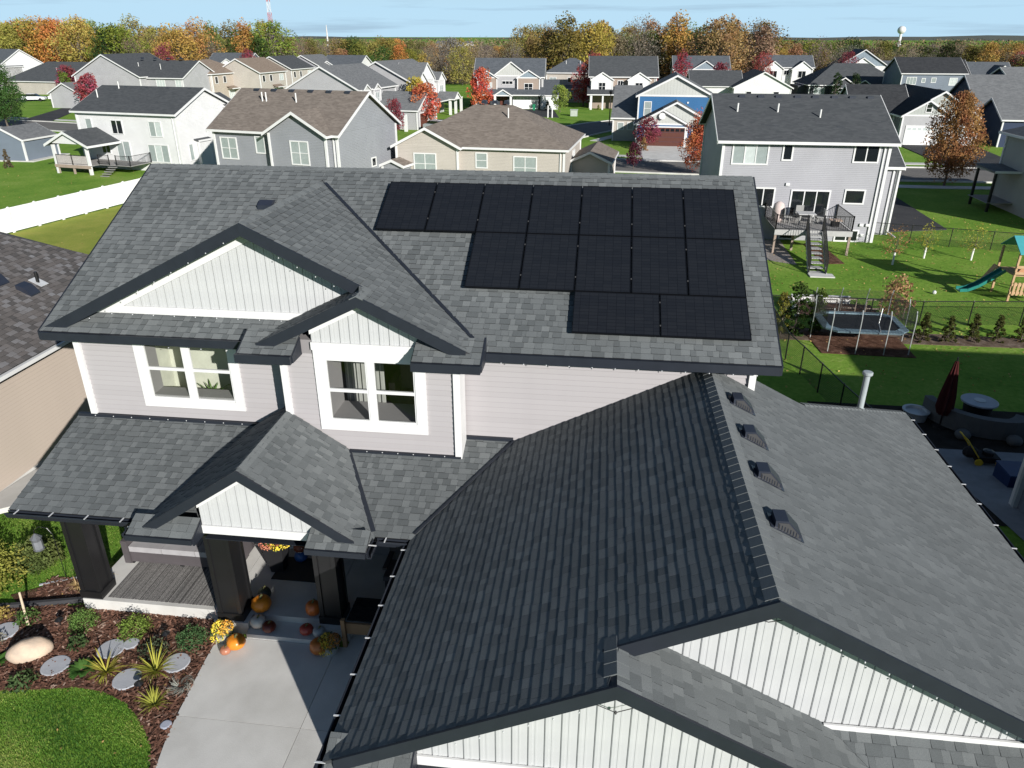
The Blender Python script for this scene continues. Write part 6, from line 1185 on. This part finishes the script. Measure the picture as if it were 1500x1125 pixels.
for i, (x, y, r_, h, c, lb) in enumerate([(-13.6, 12.0, .9, .9, (.24, .25, .04), 'large loose yellow-green shrub at the left picture edge'), (-12.9, 12.9, .5, .6, (.1, .13, .035), 'darker green shrub behind the yellow-green one')]): mound(x, y, r_, h, c, lb, 3800, .032)
# hook with lantern, garden stake, small lights
hk = root('shepherd_hook', (-11.85, 12.4, 0), 'thin black shepherd hook on the side lawn', 'garden hook'); put('rod', MB().tube([(-11.85, 12.4, -.1), (-11.85, 12.4, 1.25), (-11.95, 12.4, 1.4), (-12.15, 12.4, 1.42), (-12.3, 12.4, 1.3), (-12.3, 12.4, 1.2)], .008, 5), M_black, hk)
lt = root('lantern', (-12.3, 12.4, .75), 'silver-grey lantern hanging from the black hook', 'lantern'); put('cage', MB().lathe((-12.3, 12.4, .78), [(.11, 0), (.12, .02), (.1, .04), (.1, .3), (.13, .32), (.05, .4), (.01, .44)], 8), mat('pewter', (.2, .21, .23), .4, metal=.5), lt); put('glass', MB().lathe((-12.3, 12.4, .83), [(.104, 0), (.104, .2)], 8), mat('frosted_lantern', (.2, .21, .23), .2), lt)
put('garden_stake', MB().tube([(-11.62, 10.85, 0), (-11.98, 11.25, .55)], [.03, .022], 8), mat('tan_bamboo', (.62, .5, .36), .7), None, 'leaning tan stake with pale foot in the left mulch', 'garden stake')
for i, (x, y, lb) in enumerate([(-10.95, 10.95, 'small black path light left of the first green mound'), (-8.5, 10.85, 'small black path light between the second and third green mounds'), (-8.3, 9.55, 'small black path light in front of the tallest yellow grass')]):
    r = root('path_light', (x, y, 0), lb, 'path light', 'small path lights in the mulch'); put('stem', MB().lathe((x, y, 0), [(.012, 0), (.012, .18)], 6), M_black, r); put('cap', MB().lathe((x, y, .18), [(.09, 0), (.03, .05), (.01, .06)], 12), M_black, r)
put('garden_marker', MB().lathe((-7.37, 8.83, .03), [(.1, 0), (.1, .02), (.08, .03), (.01, .031)], 20), mat('marker_enamel', (.4, .42, .5), .3), None, 'small round enamel disc standing at the walk edge', 'garden marker')
# porch
pr = root('porch', (-7.5, 12.5, 0), 'covered front porch with pale slab, step and three black columns', 'porch')
put('floor_slab', MB().box(-10.75, 11.5, -.2, -7.55, 13.8, .3), M_conc, pr); put('floor_slab', MB().box(-7.54, 11.5, -.2, -5.3, 13.8, .3), M_conc, pr); put('floor_slab', MB().box(-5.29, 11.5, -.2, -2.95, 13.8, .3), M_conc, pr)
put('step', MB().box(-6.85, 11.06, -.1, -4.9, 11.5, .15), M_conc, pr); put('plinth', MB().box(-7.6, 11.2, -.2, -6.86, 11.5, .3), M_conc, pr); put('plinth', MB().box(-5.4, 11.25, -.2, -4.7, 11.5, .3), M_conc, pr)
def column(x, y, w_=.46):
    c = put('column', MB().box(x+.03, y+.03, .3, x+w_-.03, y+w_-.03, 2.56), M_black, pr); t = .09
    for a in (x, x+w_-t):
        for d in (y, y+w_-t): put('corner_board', MB().box(a, d, .3, a+t, d+t, 2.56), M_black, c)
    put('base_board', MB().box(x-.02, y-.02, .3, x+w_+.02, y+w_+.02, .48), M_black, c); put('cap_board', MB().box(x-.02, y-.02, 2.4, x+w_+.02, y+w_+.02, 2.56), M_black, c)
column(-10.78, 11.54); column(-7.5, 11.26, .52); column(-5.35, 11.4)
put('beam', MB().box(-10.8, 11.56, 2.35, -3.0, 11.86, 2.57), M_white, pr)
put('wall', MB().box(-11.15, 13.75, .3, -6.75, 13.85, 2.6).box(-5.55, 13.75, .3, -2.9, 13.85, 2.6), M_sid, H)
put('baseboard', MB().box(-11.1, 13.72, .3, -6.75, 13.75, .36), M_white, H); put('door_casing', MB().box(-6.75, 13.7, .3, -6.62, 13.8, 2.5).box(-5.68, 13.7, .3, -5.55, 13.8, 2.5).box(-6.75, 13.7, 2.4, -5.55, 13.8, 2.5), M_white, H); fd = put('front_door', MB().box(-6.62, 13.78, .34, -5.68, 13.84, 2.4), M_black, H); put('handle', MB().box(-6.55, 13.74, 1.3, -6.51, 13.78, 1.5), M_alu, fd); put('threshold', MB().box(-6.7, 13.66, .3, -5.6, 13.8, .36), M_alu, H)
# striped rug
def rug_mat():
    m = bpy.data.materials.new('striped_rug'); m.use_nodes = True; nt = m.node_tree; bs = nt.nodes['Principled BSDF']; L = nt.links.new; bs.inputs['Roughness'].default_value = .95
    tc = N(nt, 'ShaderNodeNewGeometry'); sx = N(nt, 'ShaderNodeSeparateXYZ'); L(tc.outputs['Position'], sx.inputs[0]); cb = N(nt, 'ShaderNodeCombineXYZ'); L(sx.outputs[0], cb.inputs[0])
    n1 = N(nt, 'ShaderNodeTexNoise', inp={'Scale': 13, 'Detail': 4, 'Roughness': .8}); L(cb.outputs[0], n1.inputs['Vector'])
    ck = N(nt, 'ShaderNodeTexVoronoi', inp={'Scale': 42}); L(tc.outputs['Position'], ck.inputs['Vector'])
    rp = N(nt, 'ShaderNodeValToRGB'); e = rp.color_ramp.elements; e[0].position = .43; e[0].color = (.045, .042, .042, 1); e[1].position = .5; e[1].color = (.36, .345, .33, 1); x_ = e.new(.47); x_.color = (.2, .19, .185, 1); y_ = e.new(.58); y_.color = (.16, .155, .15, 1)
    L(n1.outputs['Fac'], rp.inputs[0]); mu = N(nt, 'ShaderNodeMixRGB', blend_type='MULTIPLY', inp={'Fac': .75}); L(rp.outputs[0], mu.inputs[1]); r2 = N(nt, 'ShaderNodeMapRange', inp={1: 0, 2: .6, 3: 1.25, 4: .35}); L(ck.outputs['Distance'], r2.inputs[0]); L(r2.outputs[0], mu.inputs[2]); L(mu.outputs[0], bs.inputs['Base Color']); return m
put('porch_rug', MB().box(-10.22, 11.6, .3, -7.8, 13.35, .312), rug_mat(), None, 'grey striped rug under the wicker sofa on the porch', 'rug')
# sofa on the porch
M_wick = mat('grey_wicker', (.085, .075, .08), .8, bump=.6, bs=80); M_cush = mat('light_grey_cushion', (.36, .35, .36), .9, c2=(.3, .29, .3), ns=3)
so_ = root('wicker_sofa', (-9, 13.1, .3), 'grey wicker sofa with pale grey cushions against the porch wall', 'sofa')
put('frame', MB().box(-10.35, 12.75, .36, -7.95, 13.6, .66), M_wick, so_); put('arm', MB().box(-10.5, 12.7, .34, -10.35, 13.65, .95), M_wick, so_); put('arm', MB().box(-7.95, 12.7, .34, -7.8, 13.65, .95), M_wick, so_); put('back', MB().box(-10.5, 13.52, .34, -7.8, 13.66, 1.1), M_wick, so_)
for i in range(3): x = -10.34+i*.8; put('seat_cushion', MB().box(x, 12.72, .66, x+.785, 13.35, .8), M_cush, so_); put('back_cushion', MB().ext([(x, 13.3, .8), (x, 13.5, .8), (x, 13.52, 1.2), (x, 13.42, 1.2)], (.785, 0, 0)), M_cush, so_)
for x in (-10.4, -9.2, -8.0): put('foot', MB().box(x, 12.76, .3, x+.08, 12.84, .36), M_blackr, so_)
# planter with mums by the door, patterned gnome figure parcel, mat
def petals(c, rx, ry, rz, n, cols, s, rr, b):
    for i in range(n):
        th = math.acos(rr.uniform(-.1, 1)); a = rr.uniform(0, 6.28); leafquad(b, Vector(c)+Vector((math.cos(a)*math.sin(th)*rx, math.sin(a)*math.sin(th)*ry, math.cos(th)*rz))*rr.uniform(.85, 1.03), s*rr.uniform(.7, 1.2), rr, rr.random(), .8)
def flower_head(c, rx, rz, cols, lb=None, par=None, n=500, s=.022):
    for k, cl in enumerate(cols):
        rr = random.Random(k+int(c[0]*50)); b = MB(); cc_ = (c[0]+(k-(len(cols)-1)/2)*rx*.7, c[1], c[2]); petals(cc_, rx*(.75 if len(cols) > 1 else 1), rx*.9, rz, n, cl, s, rr, b); colored(put('blossoms', b, M_leaf, par), cl)
pl = root('tall_planter', (-6.9, 12.98, .3), 'tall black square planter of pink and yellow mums by the front door', 'planter'); put('pot', MB().lathe((-6.9, 12.98, .3), [(.2, 0), (.33, .7), (.33, .74), (.28, .74)], 4), mat('black_planter', (.02, .02, .022), .5), pl); flower_head((-6.9, 12.98, 1.05), .33, .2, [(.6, .18, .12), (.85, .62, .03)], None, pl, 650)
b = MB(); petals((-6.9, 12.98, 1.02), .29, .29, .17, 260, None, .03, random.Random(2), b); colored(put('leaves', b, M_leaf, pl), (.07, .13, .03))
gn = root('porch_figure', (-6.5, 13.3, .3), 'stack of striped and dotted stuffed pumpkins by the door', 'decoration')
put('stuffed_pumpkin', MB().blob((-6.5, 13.3, .45), .16, .16, .14, 14, 8), mat('blue_sequins', (.03, .1, .3), .3), gn, smooth=True)
def dots_mat(name, a, b_, sc__, st=False):
    m = bpy.data.materials.new(name); m.use_nodes = True; nt = m.node_tree; bs = nt.nodes['Principled BSDF']; L = nt.links.new; tc = N(nt, 'ShaderNodeTexCoord'); 
    t_ = N(nt, 'ShaderNodeTexWave', inp={'Scale': sc__}) if st else N(nt, 'ShaderNodeTexVoronoi', inp={'Scale': sc__}); L(tc.outputs['Object'], t_.inputs['Vector']); rp = N(nt, 'ShaderNodeValToRGB'); rp.color_ramp.interpolation = 'CONSTANT'; e = rp.color_ramp.elements; e[0].color = (*a, 1); e[1].position = .45; e[1].color = (*b_, 1)
    L(t_.outputs['Fac' if st else 'Distance'], rp.inputs[0]); L(rp.outputs[0], bs.inputs['Base Color']); return m
put('stuffed_pumpkin', MB().blob((-6.5, 13.3, .7), .15, .15, .13, 14, 8), dots_mat('brown_dots', (.7, .65, .6), (.16, .04, .02), 9), gn, smooth=True); put('stuffed_pumpkin', MB().blob((-6.5, 13.3, .94), .15, .15, .14, 14, 8), dots_mat('navy_stripes', (.03, .05, .1), (.75, .75, .75), 7, True), gn, smooth=True); put('bow', MB().blob((-6.5, 13.3, 1.13), .13, .1, .07, 10, 6), M_redd, gn)
put('door_mat', MB().box(-6.95, 12.6, .3, -5.7, 13.4, .315), mat('coir_mat', (.05, .048, .045), 1), None, 'dark rectangular door mat on the porch floor', 'door mat')
# pumpkins
M_stem = mat('pumpkin_stem', (.1, .1, .04), .9); PM = {}
def pumpkin(x, y, z, r_, c, lb, h=.8):
    k = str(c); PM[k] = PM.get(k) or mat('pumpkin_skin', c, .35, c2=tuple(v*.8 for v in c), ns=3, spec=.5)
    p = root('pumpkin', (x, y, z), lb, 'pumpkin'); b = MB(); n = 32; m = 12
    vs = []
    for i in range(1, m):
        th = math.pi*i/m
        for j in range(n):
            a = j*2*math.pi/n; q = r_*(1-.07*abs(math.cos(a*4.5))**.5*math.sin(th)); rr_ = math.sin(th)*q; zz = -math.cos(th)*r_*h*(1-.25*(1-math.sin(th))**1.2); vs.append((x+math.cos(a)*rr_, y+math.sin(a)*rr_, z+r_*h+zz))
    vs += [(x, y, z+.02), (x, y, z+r_*h*1.72)]; bi = len(vs)-2
    f = [(i*n+k2, i*n+(k2+1) % n, (i+1)*n+(k2+1) % n, (i+1)*n+k2) for i in range(m-2) for k2 in range(n)]+[((k2+1) % n, k2, bi) for k2 in range(n)]+[((m-2)*n+k2, (m-2)*n+(k2+1) % n, bi+1) for k2 in range(n)]
    put('skin', b.add(vs, f), PM[k], p, smooth=True); put('stem', MB().tube([(x, y, z+r_*h*1.65), (x+.01, y, z+r_*h*2.0), (x+.04, y+.02, z+r_*h*2.2)], [r_*.16, r_*.1, r_*.12], 6), M_stem, p)
OP = (.72, .24, .02)
pumpkin(-6.93, 10.78, .04, .2, OP, 'big orange pumpkin on the walk beside the yellow mums'); pumpkin(-6.72, 11.62, .3, .22, OP, 'orange pumpkin on the porch against the middle column', .85); pumpkin(-6.68, 11.3, .15, .17, (.68, .63, .55), 'cream white pumpkin on the step'); pumpkin(-6.4, 11.2, .15, .15, (.13, .025, .015), 'dark red pumpkin beside the white one on the step'); pumpkin(-7.08, 10.6, .04, .12, (.42, .17, .1), 'small pinkish brown pumpkin at the edge of the walk'); pumpkin(-6.8, 11.95, .3, .15, (.06, .07, .05), 'dark green gourd behind the column pumpkin', 1.1)
pumpkin(-5.58, 11.62, .3, .17, (.55, .14, .03), 'orange pumpkin in shade against the right column', 1.1); pumpkin(-5.6, 11.22, .15, .15, (.4, .06, .04), 'red pumpkin in shade on the step'); pumpkin(-5.32, 11.2, .15, .14, (.4, .42, .42), 'grey-white pumpkin in shade beside the red one'); pumpkin(-5.2, 10.85, .04, .2, (.5, .15, .03), 'large orange pumpkin in shade at the foot of the step', .9)
for x, y, lb, cs_ in ((-7.3, 10.98, 'yellow and gold mums in a pale bucket by the mulch bed', [(.85, .68, .03), (.8, .45, .03)]), (-4.98, 10.9, 'yellow and orange mums in shade before the right column', [(.7, .55, .05), (.6, .28, .05)])):
    r = root('potted_mums', (x, y, 0), lb, 'flowers'); put('pot', MB().lathe((x, y, .02), [(.13, 0), (.17, .22), (.15, .22)], 14), M_galv, r); flower_head((x, y, .32), .2, .16, cs_, None, r, 300); b = MB(); petals((x, y, .28), .24, .24, .18, 260, None, .025, random.Random(4), b); colored(put('leaves', b, M_leaf, r), (.08, .13, .04)); flower_head((x-.05, y-.16, .2), .14, .1, [cs_[0]], None, r, 120)
straps(-7.42, 11.12, 60, .5, .005, (.2, .12, .1), 'spray of dry purple stalks behind the yellow mums', .1)
# bench and chair in the dark end of the porch
M_tan = mat('tan_timber', (.3, .18, .1), .7); bn = root('bench', (-4.2, 11.4, 0), 'dark slatted bench with tan timber front rail between column and garage', 'bench')
put('rail', MB().box(-4.72, 11.12, .35, -3.3, 11.17, .62), M_tan, bn); put('leg', MB().box(-4.78, 11.05, .04, -4.7, 11.13, .75), M_tan, bn); put('leg', MB().box(-3.4, 11.05, .04, -3.32, 11.13, .75), M_tan, bn)
for i in range(7): put('slat', MB().box(-4.7, 11.2+i*.1, .62, -3.35, 11.28+i*.1, .645), M_blackr, bn)
ch = root('porch_chair', (-3.9, 12.8, .3), 'black wicker chair in the dark corner of the porch', 'chair'); put('seat', MB().box(-4.3, 12.5, .6, -3.5, 13.2, .72), M_wick, ch); put('back', MB().box(-4.3, 13.1, .72, -3.5, 13.25, 1.3), M_wick, ch)
for a in (-4.28, -3.56):
    for d in (12.52, 13.15): put('leg', MB().box(a, d, .3, a+.06, d+.06, .6), M_wick, ch)
    put('arm', MB().box(a-.02, 12.5, .9, a+.08, 13.15, .95), M_wick, ch)
# string of lights hanging on the garage gables
for i, pts in enumerate([[(-.1, 6.74, 4.25), (.15, 6.7, 4.0), (.5, 6.7, 3.85), (1.1, 6.74, 4.1)], [(1.8, 7.38, 5.0), (2.3, 7.35, 4.9), (2.9, 7.38, 5.05)]]):
    r = root('wire', pts[0], ['thin sagging wire with a clip across the lower garage gable', 'thin sagging wire below the upper garage gable peak'][i], 'wire'); put('cable', MB().tube(pts, .006, 4), M_grille, r); put('bulb', MB().blob(pts[2], .02, .02, .03, 6, 4), M_grille, r)

straps(-8.75, 14.7, 40, .6, .02, (.1, .2, .05), 'small green palm standing inside the left upper window', .45, z=3.7)
